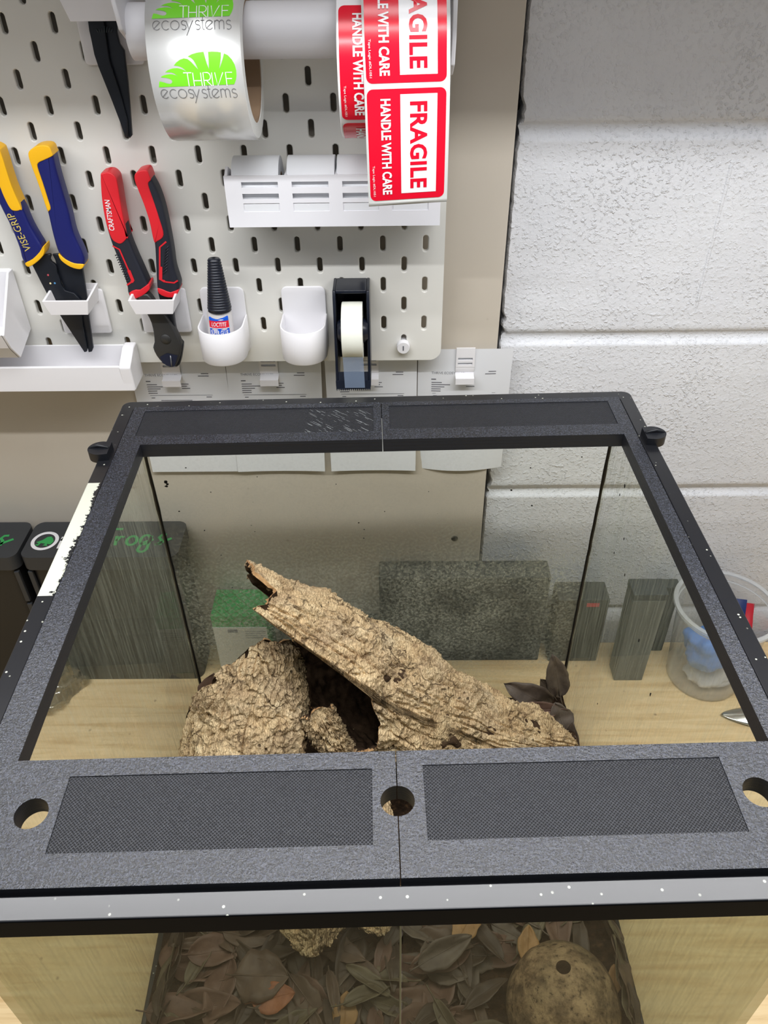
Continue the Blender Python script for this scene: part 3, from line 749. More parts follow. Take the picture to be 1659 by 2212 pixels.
clip(-0.0560, 'white paper clip half behind the black tape dispenser')
clip(0.0450, 'white paper clip on the beige board right of the pegboard')

def sheet(x0, x1, label, lean, curl):
    z0, z1 = 0.2995, 0.4535; y0 = 0.0172
    root = empty('paper_sheet', ((x0 + x1) / 2, y0, z1), 0, label, 'paper', 'printed paper sheets under the clips')
    xm = (x0 + x1) / 2
    def place(x, z, e=0.0):
        s = (x - xm) / (x1 - x0) * 2; d = (z1 - z) / (z1 - z0)
        return Vector((x - xm + lean * d, -0.0005 - e - curl * d * (s * s) * 0.006 - 0.0012 * d, z - z1 - (0.0022 if s > 0.7 else 0) * curl * 0 + curl * 0.003 * (1 - s * s) * d * 0.5))
    nx, nz = 10, 10; vs = []; 
    for j in range(nz + 1):
        for i in range(nx + 1): vs.append(place(x0 + (x1 - x0) * i / nx, z0 + (z1 - z0) * j / nz))
    fs = [(j * (nx + 1) + i, j * (nx + 1) + i + 1, (j + 1) * (nx + 1) + i + 1, (j + 1) * (nx + 1) + i) for j in range(nz) for i in range(nx)]
    pg = MB().add(vs, fs).build('page', m_paper, root, smooth=True)
    sh = []
    tl = lambda s, x, z: xf(s, lambda a, b: (a + x, b + z))
    sh.append(tl(text2d('THRIVE ECOSYSTEMS', 0.036, 0.0028, -0.006), x0 + 0.0145, 0.4245))
    def bar(x, z, w, h=0.0009): sh.append(poly2d([(x, z), (x + w, z), (x + w, z + h), (x, z + h)]))
    bar(x0 + 0.0145, 0.4178, 0.005, 0.0012)
    for i, wd in enumerate((0.011, 0.020, 0.014, 0.010, 0.010)): bar(x0 + 0.0148, 0.4140 - i * 0.0026, wd)
    for i, wd in enumerate((0.008, 0.006, 0.009)): bar(x0 + 0.052, 0.4145 - i * 0.0026, wd)
    bar(x0 + 0.075, 0.4268, 0.008); bar(x0 + 0.0715, 0.4240, 0.0115)
    bar(x0 + 0.016, 0.4010, 0.068, 0.0004); bar(x0 + 0.017, 0.3978, 0.004); bar(x0 + 0.077, 0.3984, 0.006)
    bar(x0 + 0.027, 0.3945, 0.034, 0.0008)
    flat_obj('printed_text', sh, lambda x, z: place(x, z, 0.0002), m_ink, pg, 0.006)
sheet(-0.3105, -0.2085, 'printed paper sheet clipped behind the black cutters, first of four', -0.001, 0.0)
sheet(-0.2075, -0.1065, 'printed paper sheet below the two round cup holders', -0.004, 0.2)
sheet(-0.1030, -0.0055, 'printed paper sheet hanging behind the tape dispenser', 0.0, 0.2)
sheet(-0.0045, 0.0945, 'printed paper sheet with a curled right edge, overlapping onto the block wall', 0.0, -1.0)
# ================================================================ hand tools
def zx(pts, y): return [((lambda p: (p.x, p.z))(atY(a, b, y))) for a, b in pts]
def slab(name, pts, y, th, w, mat, parent, off, sm=4, k=4, closed=True):
    lp = zx(pts, y)
    if sm: lp = [(p.x, p.y) for p in spline([(a, b) for a, b in lp], sm)]
    lp = [(a - off.x, b - off.z) for a, b in lp]
    return MB().puffy(lp, y - off.y, th, w, k).build(name, mat, parent, smooth=True, angle=50)

def stripper():
    off = Vector((-0.335, -0.018, 0.47)); Y = -0.024
    root = empty('wire_stripper', off, 0, 'blue and yellow handled wire stripper hanging jaws down in its white sleeve', 'wire stripper')
    gr = slab('handle_grip', [(61, 338), (64, 325), (82, 316), (104, 317), (112, 331), (124, 380), (146, 455), (158, 505), (176, 545), (182, 565), (177, 579), (160, 577), (140, 563), (125, 545), (114, 510), (101, 455), (84, 400), (70, 365)], Y, 0.015, 0.0028, m_blue, root, off)
    slab('grip_inlay', [(61, 337), (64, 325), (82, 315), (104, 316), (112, 330), (113, 337), (95, 346), (83, 352), (81, 362), (92, 395), (103, 430), (109, 450), (105, 456), (101, 453), (84, 402), (69, 362)], Y - 0.0008, 0.0155, 0.0007, m_yellow, gr, off, 3)
    slab('grip_band', [(126, 549), (140, 560), (160, 569), (178, 571), (180, 577), (172, 582), (152, 577), (132, 563)], Y - 0.0006, 0.0155, 0.0006, m_yellow, gr, off, 3)
    g2 = slab('handle_grip', [(-36, 332), (-22, 316), (-4, 322), (3, 335), (24, 400), (47, 450), (64, 489), (80, 517), (88, 530), (92, 545), (84, 560), (66, 572), (55, 573), (46, 558), (40, 535), (22, 490), (-3, 440), (-18, 395)], Y, 0.015, 0.0028, m_blue, root, off)
    slab('grip_inlay', [(-36, 331), (-22, 315), (-4, 321), (3, 334), (24, 400), (45, 449), (43, 454), (33, 456), (22, 451), (8, 425), (-6, 390), (-25, 350)], Y - 0.0008, 0.0155, 0.0007, m_yellow, g2, off)
    slab('grip_band', [(54, 569), (70, 560), (85, 545), (93, 532), (96, 540), (93, 552), (80, 566), (62, 577)], Y - 0.0006, 0.0155, 0.0006, m_yellow, g2, off, 3)
    # lettering runs up the left grip
    a = atY(66, 541, Y - 0.0005); b = atY(26, 460, Y - 0.0005)
    d = Vector((b.x - a.x, b.z - a.z)); L = d.length; d.normalize(); nrm = Vector((-d.y, d.x))
    vs, fs = text2d('VISE-GRIP', L, 0.0066, 0.0)
    flat_obj('lettering', [(vs, fs)], lambda x, y: Vector((a.x + d.x * x + nrm.x * (y - 0.001), Y - 0.0003, a.z + d.y * x + nrm.y * (y - 0.001))) - off, M('letter_yellow', (206, 186, 96), 0.5), g2)
    slab('jaw_plate', [(68, 570), (80, 558), (95, 551), (108, 549), (110, 553), (108, 560), (111, 566), (118, 571), (122, 577), (123, 588), (128, 600), (132, 616), (140, 628), (160, 634), (175, 650), (178, 700), (188, 752), (187, 760), (182, 761), (176, 752), (135, 690), (108, 648), (88, 610)], -0.0185, 0.0035, 0.0006, m_tool, root, off, 0, 2)
    j2 = slab('jaw_plate', [(113, 550), (125, 549), (131, 556), (150, 568), (178, 580), (187, 640), (192, 690), (201, 752), (198, 760), (191, 761), (186, 740), (172, 690), (150, 640), (134, 612), (126, 590), (121, 570), (119, 562)], -0.0155, 0.0035, 0.0006, m_tool, root, off, 0, 2)
    for px, py, c in ((104, 594, (190, 80, 90)), (109, 612, (226, 214, 170)), (118.5, 611.5, (80, 140, 190))):
        q = atY(px, py, -0.0188); dm = MB().lathe([(0.0009, 0), (0.0009, 0.0003)], (0, 0, 0), 14).build('colour_dot', M('dot_%d' % c[0], c, 0.5), root); dm.location = q - off; dm.rotation_euler = (R(90), 0, 0)
stripper()

def cutter():
    off = Vector((-0.255, -0.02, 0.452)); Y = -0.026
    root = empty('diagonal_cutter', off, 0, 'red and black handled diagonal cutters hanging jaws down in a white sleeve', 'cutters')
    g1 = slab('handle_grip', [(216, 382), (220, 375), (236, 373), (249, 383), (254, 400), (262, 450), (275, 510), (290, 550), (308, 590), (320, 618), (322, 628), (306, 641), (285, 646), (276, 634), (273, 615), (258, 570), (240, 525), (227, 480), (219, 430)], Y, 0.016, 0.0028, m_blkgrip, root, off)
    slab('grip_inlay', [(217, 382), (220, 375), (236, 373), (249, 383), (254, 400), (262, 450), (273, 508), (275, 513), (263, 526), (252, 525), (240, 514), (228, 478), (220, 430)], Y - 0.0007, 0.0172, 0.0008, m_redgrip, g1, off)
    slab('grip_band', [(279, 633), (293, 626), (303, 626), (320, 614), (323, 620), (322, 627), (306, 640), (286, 646)], Y - 0.0006, 0.0172, 0.0006, m_redgrip, g1, off, 2)
    def line(path, w0, parent, yy):
        P = [atY(a, b, yy) for a, b in path]; s = ribbon2d([[(p.x, p.z) for p in P]], w0)
        flat_obj('grip_stripe', [s], lambda x, z: Vector((x, yy, z)) - off, m_redgrip, parent)
    line([(243, 531), (258, 539), (275, 578), (287, 604), (286, 608), (274, 616)], 0.0014, g1, Y - 0.0004)
    line([(278, 584), (287, 606), (284, 609)], 0.0030, g1, Y - 0.00045)
    g2 = slab('handle_grip', [(290, 385), (294, 373), (308, 368), (318, 370), (324, 384), (339, 412), (352, 450), (363, 500), (371, 545), (376, 580), (384, 606), (387, 620), (382, 634), (365, 642), (345, 637), (339, 622), (336, 570), (333, 525), (323, 480), (310, 440), (296, 405)], Y, 0.016, 0.0028, m_blkgrip, root, off)
    slab('grip_inlay', [(290, 385), (294, 373), (308, 368), (318, 370), (324, 384), (325, 390), (320, 399), (330, 430), (343, 470), (353, 508), (339, 522), (332, 521), (323, 480), (310, 440), (296, 405)], Y - 0.0007, 0.0172, 0.0008, m_redgrip, g2, off)
    slab('grip_band', [(340, 623), (352, 626), (368, 632), (385, 626), (384, 634), (372, 643), (355, 641), (343, 634)], Y - 0.0006, 0.0172, 0.0006, m_redgrip, g2, off, 2)
    line([(359, 522), (345, 534), (345, 604), (358, 609), (376, 611), (384, 606)], 0.0014, g2, Y - 0.0004)
    line([(347.5, 576), (347.5, 604), (356, 608)], 0.0026, g2, Y - 0.00045)
    for i in range(9):
        a = atY(352 + i * 0.6, 592 - i * 6.5, Y - 0.0004); b = atY(361 + i * 0.4, 583 - i * 6.5, Y - 0.0004)
        MB().tube([a - off, b - off], 0.0004, 6).build('grip_rib', m_blkgrip, g2, smooth=True)
    for i in range(12):
        t_ = i / 11; a = atY(249 + 24 * t_, 552 + 56 * t_, Y - 0.0002); b = atY(255 + 24 * t_, 549 + 56 * t_, Y - 0.0004)
        MB().tube([a - off, b - off], 0.0005, 6).build('grip_rib', m_blkgrip, g1, smooth=True)
    a = atY(248, 498, Y - 0.0006); b = atY(237, 432, Y - 0.0006)
    d = Vector((b.x - a.x, b.z - a.z)); L = d.length; d.normalize(); nrm = Vector((-d.y, d.x))
    flat_obj('lettering', [text2d('CRAFTSMAN', L, 0.0046, 0.008)], lambda x, y: Vector((a.x + d.x * x + nrm.x * y, Y - 0.0010, a.z + d.y * x + nrm.y * y)) - off, m_lettwhite, g1)
    slab('jaw_half', [(340, 632), (373, 632), (374, 680), (380, 720), (390, 740), (395, 746), (393, 765), (388, 788), (378, 793), (366, 780), (360, 700)], -0.0225, 0.009, 0.002, m_tool, root, off, 2, 3)
    jw = slab('jaw_half', [(296, 640), (318, 636), (333, 655), (352, 676), (364, 692), (378, 716), (390, 742), (391, 752), (388, 772), (382, 786), (376, 793), (366, 794), (352, 786), (338, 770), (330, 752), (333, 741), (331, 720), (326, 698), (315, 676)], -0.0265, 0.010, 0.002, m_steel, root, off, 2, 3)
    ed = MB(); P = lambda a, b, y: atY(a, b, y) - off
    ed.add([P(345, 771, -0.0268), P(361, 763, -0.0270), P(384, 768, -0.0268), P(377, 791, -0.0268), P(370, 793, -0.0268), P(352, 785, -0.0268)], [(0, 1, 2, 3, 4, 5)])
    ed.build('cutting_notch', M('notch_blue', (28, 36, 62), 0.3, metal=0.4), jw)
    ed = MB(); ed.tube([P(368, 768, -0.0272), P(370, 782, -0.0274), P(371, 792, -0.0272)], [0.0006, 0.0008, 0.0006], 8); ed.build('cutting_edge', M('edge_grey', (120, 122, 126), 0.35, metal=0.6), jw, smooth=True)
    pv = MB().lathe([(0.0052, 0), (0.0050, 0.0004), (0.0001, 0.0004)], (0, 0, 0), 28).build('pivot', m_steel, jw, smooth=True); pv.location = atY(358, 733, -0.0265) - off; pv.rotation_euler = (R(90), 0, 0)
cutter()

def pliers():
    off = Vector((-0.255, -0.02, 0.665))
    root = empty('long_nose_pliers', off, 0, 'black steel pliers hanging nose down in the white sleeve at the top edge', 'pliers')
    slab('jaw', [(186, 20), (222, 20), (226, 60), (236, 130), (262, 210), (275, 260), (277, 297), (272, 298), (266, 285), (258, 262), (240, 215), (212, 145), (203, 118), (197, 88), (192, 66)], -0.0200, 0.004, 0.0008, m_tool, root, off, 0, 2)
    slab('jaw', [(222, 20), (252, 20), (252, 70), (258, 95), (268, 110), (276, 180), (281, 240), (285, 293), (280, 299), (276, 292), (272, 262), (255, 190), (236, 130), (226, 60)], -0.0175, 0.004, 0.0008, m_tool, root, off, 0, 2)
    for i in range(7):
        q0 = atY(212 + i * 4.5, 70, -0.0203) - off; q1 = atY(208 + i * 5.8, 62 - 2 * (3 - abs(i - 3)), -0.0203) - off
        MB().tube([q0, q1], 0.0004, 6).build('stamped_mark', M('stamp_grey', (46, 58, 66), 0.5), root, smooth=True)
    for x in (-0.012, 0.010):
        g = MB().puffy([(p.x, p.y) for p in spline([(x - 0.007, 0.105), (x + 0.007, 0.105), (x * 1.9 + 0.009, 0.18), (x * 2.1 + 0.004, 0.215), (x * 2.1 - 0.005, 0.215), (x * 1.9 - 0.007, 0.18)], 5)], -0.005, 0.014, 0.005).build('handle_grip', m_blkgrip, root, smooth=True, angle=50)
pliers()

# ================================================================ rolls of labels on their rod
RY, RZ, RR = -0.070, 0.733, 0.0515
def roll_holder():
    root = empty('roll_holder', (-0.10, -0.001, 0.755), 0, 'white rod holder for label rolls along the top of the pegboard', 'roll holder')
    o = Vector((-0.10, -0.001, 0.755))
    MB().lathe([(0.0182, -0.119), (0.0182, 0.112)], Vector((0, RY, 0.7530)) - Vector((0, -0.001, 0.755)), 56, 'x').build('rod', m_whiteprint, root, smooth=True, angle=40)
    for nm, x, dz in (('end_plate', -0.2215, 0.024), ('end_plate', 0.0105, 0)):
        pr = [(-0.001, 0.718 + dz), (-0.020, 0.7215 + dz), (-0.050, 0.7225 + dz), (-0.078, 0.7240 + dz), (-0.094, 0.733 + dz), (-0.100, 0.750 + dz), (-0.100, 0.800), (-0.001, 0.830)]
        MB().prism([(x, a, b) for a, b in pr], (0.0035, 0, 0)).build(nm, m_whiteprint, root, bevel=0.0012).matrix_parent_inverse = Matrix.Translation(-o)
    MB().box(-0.218, 0.014, -0.0035, -0.0005, 0.775, 0.830).build('back_bar', m_whiteprint, root).matrix_parent_inverse = Matrix.Translation(-o)
roll_holder()

def roll(x0, x1, outer, label, cat, name):
    root = empty(name, ((x0 + x1) / 2, RY, RZ), 0, label, cat)
    h = (x1 - x0) / 2
    MB().lathe([(0.0405, -h), (RR - 0.0006, -h), (RR - 0.0002, -h + 0.0004), (RR - 0.0002, h - 0.0004), (RR - 0.0006, h), (0.0405, h)], (0, 0, 0), 96, 'x', closed=True).build('wound_labels', outer, root, smooth=True, angle=40)
    MB().lathe([(0.0378, -h + 0.0005), (0.0404, -h + 0.0005), (0.0404, h - 0.0005), (0.0378, h - 0.0005)], (0, 0, 0), 72, 'x', closed=True).build('cardboard_core', m_core, root, smooth=True, angle=40)
    return root

# ---- silver roll
def silver():
    x0, x1 = -0.1975, -0.1335; w = x1 - x0; xm = (x0 + x1) / 2
    root = roll(x0, x1, m_liner, 'roll of silver stickers with green leaf logos hanging on the white rod', 'label roll', 'label_roll')
    # s runs up the front of the roll, 0 at height z = RZ
    rr = RR + 0.0002
    S0 = -rr * R(74)
    def P(s, e=0.0):
        if s >= S0:
            a = s / rr; return (-(rr + e) * math.cos(a), (rr + e) * math.sin(a))
        a = S0 / rr; d = S0 - s
        return (-(rr + e) * math.cos(a) + d * math.sin(-a), (rr + e) * math.sin(a) - d * math.cos(a) * 1.0)
    def place(x, s, e=0.0):
        y, z = P(s, e); return Vector((x - xm, y, z))
    n = 60; SE = S0 - 0.011; vs = []
    for i in range(n + 1):
        s = SE + (rr * R(150) - SE) * i / n
        for x in (x0, x1): vs.append(place(x, s, 0.0002))
    fs = [(2 * i, 2 * i + 1, 2 * i + 3, 2 * i + 2) for i in range(n)]
    st = MB().add(vs, fs).build('sticker_strip', m_silver, root, smooth=True)
    mod = st.modifiers.new('thick', 'SOLIDIFY'); mod.thickness = 0.00025; mod.offset = -1
    def cv(px, py): return (((px - 165) - 0.16 * (py - 1140)) * 0.0000516, (1140 - py) * 0.0000474)
    leaf = [(258, 1140), (262, 1100), (268, 1062), (300, 1068), (330, 1076), (370, 1090), (400, 1096), (425, 1092), (440, 1075), (436, 1052), (420, 1038), (395, 1026), (360, 1018), (320, 1012), (285, 1008),
            (300, 996), (330, 984), (370, 974), (410, 970), (450, 973), (490, 986), (515, 1003), (490, 980), (465, 962), (430, 950), (390, 946), (345, 945),
            (380, 920), (420, 904), (460, 896), (510, 895), (560, 906), (605, 925), (635, 947), (605, 915), (570, 890), (530, 874), (495, 866), (460, 862),
            (490, 826), (540, 790), (590, 775), (640, 785), (690, 822), (740, 872), (786, 916), (755, 855), (720, 800), (685, 770), (640, 752),
            (690, 725), (760, 705), (845, 696), (870, 770), (895, 840), (930, 914), (925, 850), (918, 780), (905, 697), (960, 694), (1020, 697), (1075, 706),
            (1080, 770), (1072, 850), (1064, 914), (1085, 860), (1105, 790), (1118, 718), (1170, 742), (1225, 795), (1268, 860), (1292, 930), (1300, 1000), (1292, 1060), (1272, 1112)]
    lf = [cv(*p) for p in leaf]
    # thin line lettering
    TH = {'T': [[(0, 1), (0.62, 1)], [(0.31, 1), (0.31, 0)]], 'H': [[(0, 0), (0, 1)], [(0.6, 0), (0.6, 1)], [(0, 0.42), (0.6, 0.42)]],
          'R': [[(0, 0), (0, 1), (0.3, 1)] + arc2d(0.3, 0.72, 0.24, 0.28, 90, -90, 10) + [(0, 0.44)], [(0.2, 0.44), (0.58, 0)]], 'I': [[(0, 0), (0, 1)]],
          'V': [[(0, 1), (0.12, 0), (0.62, 1)]], 'E': [[(0.5, 1), (0, 1), (0, 0)], [(0, 0.55), (0.45, 0.55)]]}
    adv = [('T', 0.0), ('H', 0.72), ('R', 1.5), ('I', 2.16), ('V', 2.40), ('E', 3.22)]
    a0 = cv(615, 1132); a1 = cv(1262, 1112); hgt = cv(0, 955)[1] - cv(0, 1132)[1]; k = (a1[0] - a0[0]) / 3.72
    th = [[(a0[0] + (ox + x) * k, a0[1] + y * hgt) for x, y in p] for ch, ox in adv for p in TH[ch]]
    EC = {'e': [[(0.12, 0.1), (0.85, 0.78)] + arc2d(0.5, 0.5, 0.46, 0.5, 38, 320, 22)], 'c': [arc2d(0.5, 0.5, 0.46, 0.5, 45, 315, 20)], 'o': [arc2d(0.52, 0.5, 0.5, 0.5, 0, 360, 26)],
          's': [[(0.6, 0.86)] + arc2d(0.36, 0.76, 0.25, 0.24, 40, 250, 10) + arc2d(0.38, 0.26, 0.28, 0.26, 75, -140, 12)], 'y': [[(0, 1), (0.3, 0.12)], [(0.8, 1), (0.05, -0.62)]],
          't': [[(0.2, 1.45), (0.2, 0.2), (0.3, 0.02), (0.45, 0)], [(0, 1), (0.42, 1)]], 'm': [[(0, 0), (0, 1)], [(0, 0.6)] + arc2d(0.27, 0.68, 0.27, 0.32, 180, 0, 10) + [(0.54, 0)], [(0.54, 0.6)] + arc2d(0.81, 0.68, 0.27, 0.32, 180, 0, 10) + [(1.08, 0)]]}
    ad2 = [('e', 0), ('c', 1.08), ('o', 2.12), ('s', 3.3), ('y', 3.95), ('s', 4.95), ('t', 5.68), ('e', 6.2), ('m', 7.32), ('s', 8.58)]
    b0 = cv(290, 1302); b1 = cv(1322, 1284); xh = cv(0, 1172)[1] - cv(0, 1296)[1]; k2 = (b1[0] - b0[0]) / 9.25
    ec = [[(b0[0] + (ox + x) * k2, b0[1] + 0.0004 + y * xh) for x, y in p] for ch, ox in ad2 for p in EC[ch]]
    dz = -0.0065
    for off in (0.0, 0.0417):
        f = lambda shape: xf(shape, lambda a, b: (a, b + dz + off))
        pl = lambda e: (lambda x, s: place(x0 + x, s, e))
        lg = flat_obj('leaf_logo', [f(poly2d(lf))], pl(0.0004), m_logo, st, 0.0025)
        flat_obj('lettering', [f(ribbon2d(th, 0.00058))], pl(0.00055), m_lettwhite, lg, 0.002)
        flat_obj('lettering', [f(ribbon2d(ec, 0.00040))], pl(0.0005), M('ink_dark', (96, 96, 98), 0.5), st, 0.002)
silver()

# ---- red roll with its loose end hanging in front
def fragile_shapes(s0):
    """one label, its lower end at s0 (label 0.0765 long, strip 0.059 wide): lists of shapes by layer"""
    L = 0.0762; w = 0.059
    red = [poly2d(rrect(0.0016, 0.0566, s0, s0 + L, 0.0042))]
    pan = [poly2d([(0.0248, s0 + 0.0048), (0.0504, s0 + 0.0048), (0.0504, s0 + L - 0.0035), (0.0248, s0 + L - 0.0035)])]
    def down(body, length, height, xbase, send, bold, sp=1.0):
        vs, fs = text2d(body, length, height, bold, space=sp)
        return [(xbase + y, s0 + send + length - x) for x, y in vs], fs
    fr = [down('FRAGILE', L - 0.0165, 0.0124, 0.0313, 0.0083, 0.03, 1.06)]
    hw = [down('HANDLE WITH CARE', L - 0.0105, 0.0071, 0.0109, 0.0045, 0.032)]
    ti = [down('Tape Logic #DL1051', 0.0225, 0.0020, 0.0036, 0.0035, 0.0)]
    return red, pan, fr, hw, ti
def red_roll():
    x0, x1 = -0.0685, -0.0095; xm = (x0 + x1) / 2
    root = roll(x0, x1, m_labwhite, 'roll of red and white fragile labels on the white rod, behind its loose strip', 'label roll', 'label_roll')
    rr = RR
    def pr(x, s, e=0.0):
        a = s / rr; return Vector((x0 + x - xm, -(rr + e) * math.cos(a), (rr + e) * math.sin(a)))
    for s0 in (0.0 - 0.0330, -0.0330 - 0.0795):
        red, pan, fr, hw, ti = fragile_shapes(s0)
        r_ = flat_obj('red_label', red, lambda x, s: pr(x, s, 0.0002), m_red, root, 0.003)
        flat_obj('white_panel', pan, lambda x, s: pr(x, s, 0.0004), m_labwhite, r_, 0.003)
        flat_obj('lettering', hw + ti, lambda x, s: pr(x, s, 0.0006), m_labwhite, r_, 0.003)
        flat_obj('lettering', fr, lambda x, s: pr(x, s, 0.0006), m_red, r_, 0.003)
    # the loose strip is the roll's own end
    prof = [(-0.1200, 0.6450), (-0.1235, 0.6700), (-0.1262, 0.7000), (-0.1265, 0.7250), (-0.1250, 0.7430), (-0.1215, 0.7590), (-0.1140, 0.7730), (-0.1020, 0.7850), (-0.0860, 0.7905), (-0.0690, 0.7890)]
    pts = spline(prof, 10, closed=False); acc = [0.0]
    for a, b in zip(pts, pts[1:]): acc.append(acc[-1] + (b - a).length)
    TOT = acc[-1]
    def at(s):
        s = min(max(s, 0), TOT - 1e-6); i = 0
        while acc[i + 1] < s: i += 1
        k = (s - acc[i]) / (acc[i + 1] - acc[i]); p = pts[i].lerp(pts[i + 1], k); t = (pts[i + 1] - pts[i]).normalized()
        return p, Vector((-t.y, t.x))
    def ps(x, s, e=0.0):
        p, nn = at(s); nn = nn if nn.x < 0 else -nn
        sk = (x - 0.0295) / 0.059                      # the free end has a slight turn
        xx = -0.0505 + x + 0.018 * max(0, s - 0.09) * -1.0 + 0.0015 * (1 - min(s / 0.1, 1))
        z = p.y + 0.0035 * sk * max(0, 1 - s / 0.14)
        return Vector((xx - xm, p.x + nn.x * e - RY - 0.0012 * sk, z + nn.y * e - RZ))
    n = 70; vs = [ps(x, TOT * i / n) for i in range(n + 1) for x in (0, 0.0295, 0.059)]
    fs = [(3 * i + j, 3 * i + j + 1, 3 * i + j + 4, 3 * i + j + 3) for i in range(n) for j in range(2)]
    st = MB().add(vs, fs).build('loose_strip', m_liner, root, smooth=True)
    md = st.modifiers.new('thick', 'SOLIDIFY'); md.thickness = 0.00025; md.offset = 0
    for s0 in (0.0042, 0.0042 + 0.0797):
        red, pan, fr, hw, ti = fragile_shapes(s0)
        r_ = flat_obj('red_label', red, lambda x, s: ps(x, s, 0.0004), m_red, st, 0.003)
        flat_obj('white_panel', pan, lambda x, s: ps(x, s, 0.0006), m_labwhite, r_, 0.003)
        flat_obj('lettering', hw + ti, lambda x, s: ps(x, s, 0.0008), m_labwhite, r_, 0.003)
        flat_obj('lettering', fr, lambda x, s: ps(x, s, 0.0008), m_red, r_, 0.003)
red_roll()

# ---- dispenser of small white label rolls
def label_box():
    root = empty('label_dispenser', (-0.080, -0.001, 0.605), 0, 'white four-bay label dispenser with slotted front on the pegboard', 'label dispenser')
    x0, x1 = -0.0905, 0.0895; h = 0.042; yf = -0.050; t = 0.0022
    fr = MB(); bays = [-0.0765, -0.0345, 0.0075, 0.0490]; bw = 0.0305
    rows = [(0.0325, 0.0372), (0.0232, 0.0278), (0.0130, 0.0200)]
    # front as a grid with real slots
    xs = sorted([x0, x1] + [b for b in bays] + [b + bw for b in bays]); zs = sorted([0.0, h] + [z for r in rows for z in r])
    for i in range(len(xs) - 1):
        for j in range(len(zs) - 1):
            cx, cz = (xs[i] + xs[i + 1]) / 2, (zs[j] + zs[j + 1]) / 2
            hole = any(b < cx < b + bw for b in bays) and any(a < cz < b for a, b in rows)
            low = any(b < cx < b + bw for b in bays) and rows[2][0] < cz < rows[2][1]
            if low: fr.box(xs[i], xs[i + 1], yf + 0.0008, yf + t, zs[j], zs[j + 1])
            elif not hole: fr.box(xs[i], xs[i + 1], yf, yf + t, zs[j], zs[j + 1])
    fp = fr.build('front_panel', m_whiteprint, root)
    MB().box(x0, x1, yf + t, -0.0, 0.0, t).build('bottom', m_whiteprint, root)
    MB().box(x0, x1, -0.003, 0, t, 0.030).build('back_wall', m_whiteprint, root)
    for x in (x0, x1 - t):
        MB().prism([(x, y, z) for y, z in [(yf + t, t), (yf + t, h - 0.002), (-0.036, h + 0.004), (-0.012, 0.034), (-0.003, 0.030), (-0.003, t)]], (t, 0, 0)).build('end_wall', m_whiteprint, root)
    for x in (-0.0405, 0.0015, 0.0430):
        MB().box(x, x + 0.0022, -0.046, -0.003, t, 0.0415).build('divider', m_whiteprint, root)
    for b in bays:
        pts = []
        for i in range(13): pts.append((b + 0.0008 + (bw - 0.0016) * i / 12, 0.0195 - 0.0022 * max(0, noise.noise(Vector((b * 77, i * 0.7, 3)))) - (0.0012 if i % 5 == 0 else 0)))
        flat_obj('torn_sticker', [poly2d([(b + bw - 0.0008, 0.0135), (b + 0.0008, 0.0135)] + pts)], lambda x, z: Vector((x, yf + 0.0006, z)), m_paper, fp)
    for i, nm in enumerate(('white paper roll in the left bay of the label dispenser', 'white paper roll in the second bay of the label dispenser', 'white paper roll partly behind the loose red label strip')):
        cx = -0.080 + (-0.0650 - 0.0005, -0.0190, 0.0225)[i]; hw = (0.0197, 0.0200, 0.0197)[i]
        r = 0.0215
        rt = empty('paper_roll', (cx, -0.0260, 0.6345), 0, nm, 'paper roll', 'paper rolls in the label dispenser')
        MB().lathe([(0.009, -hw), (r - 0.0003, -hw), (r, -hw + 0.0003), (r, hw - 0.0003), (r - 0.0003, hw), (0.009, hw)], (0, 0, 0), 64, 'x', closed=True).build('wound_paper', m_paper, rt, smooth=True, angle=40)
        MB().lathe([(0.0075, -hw), (0.0089, -hw), (0.0089, hw), (0.0075, hw)], (0, 0, 0), 40, 'x', closed=True).build('core', m_core, rt, smooth=True, angle=40)
label_box()
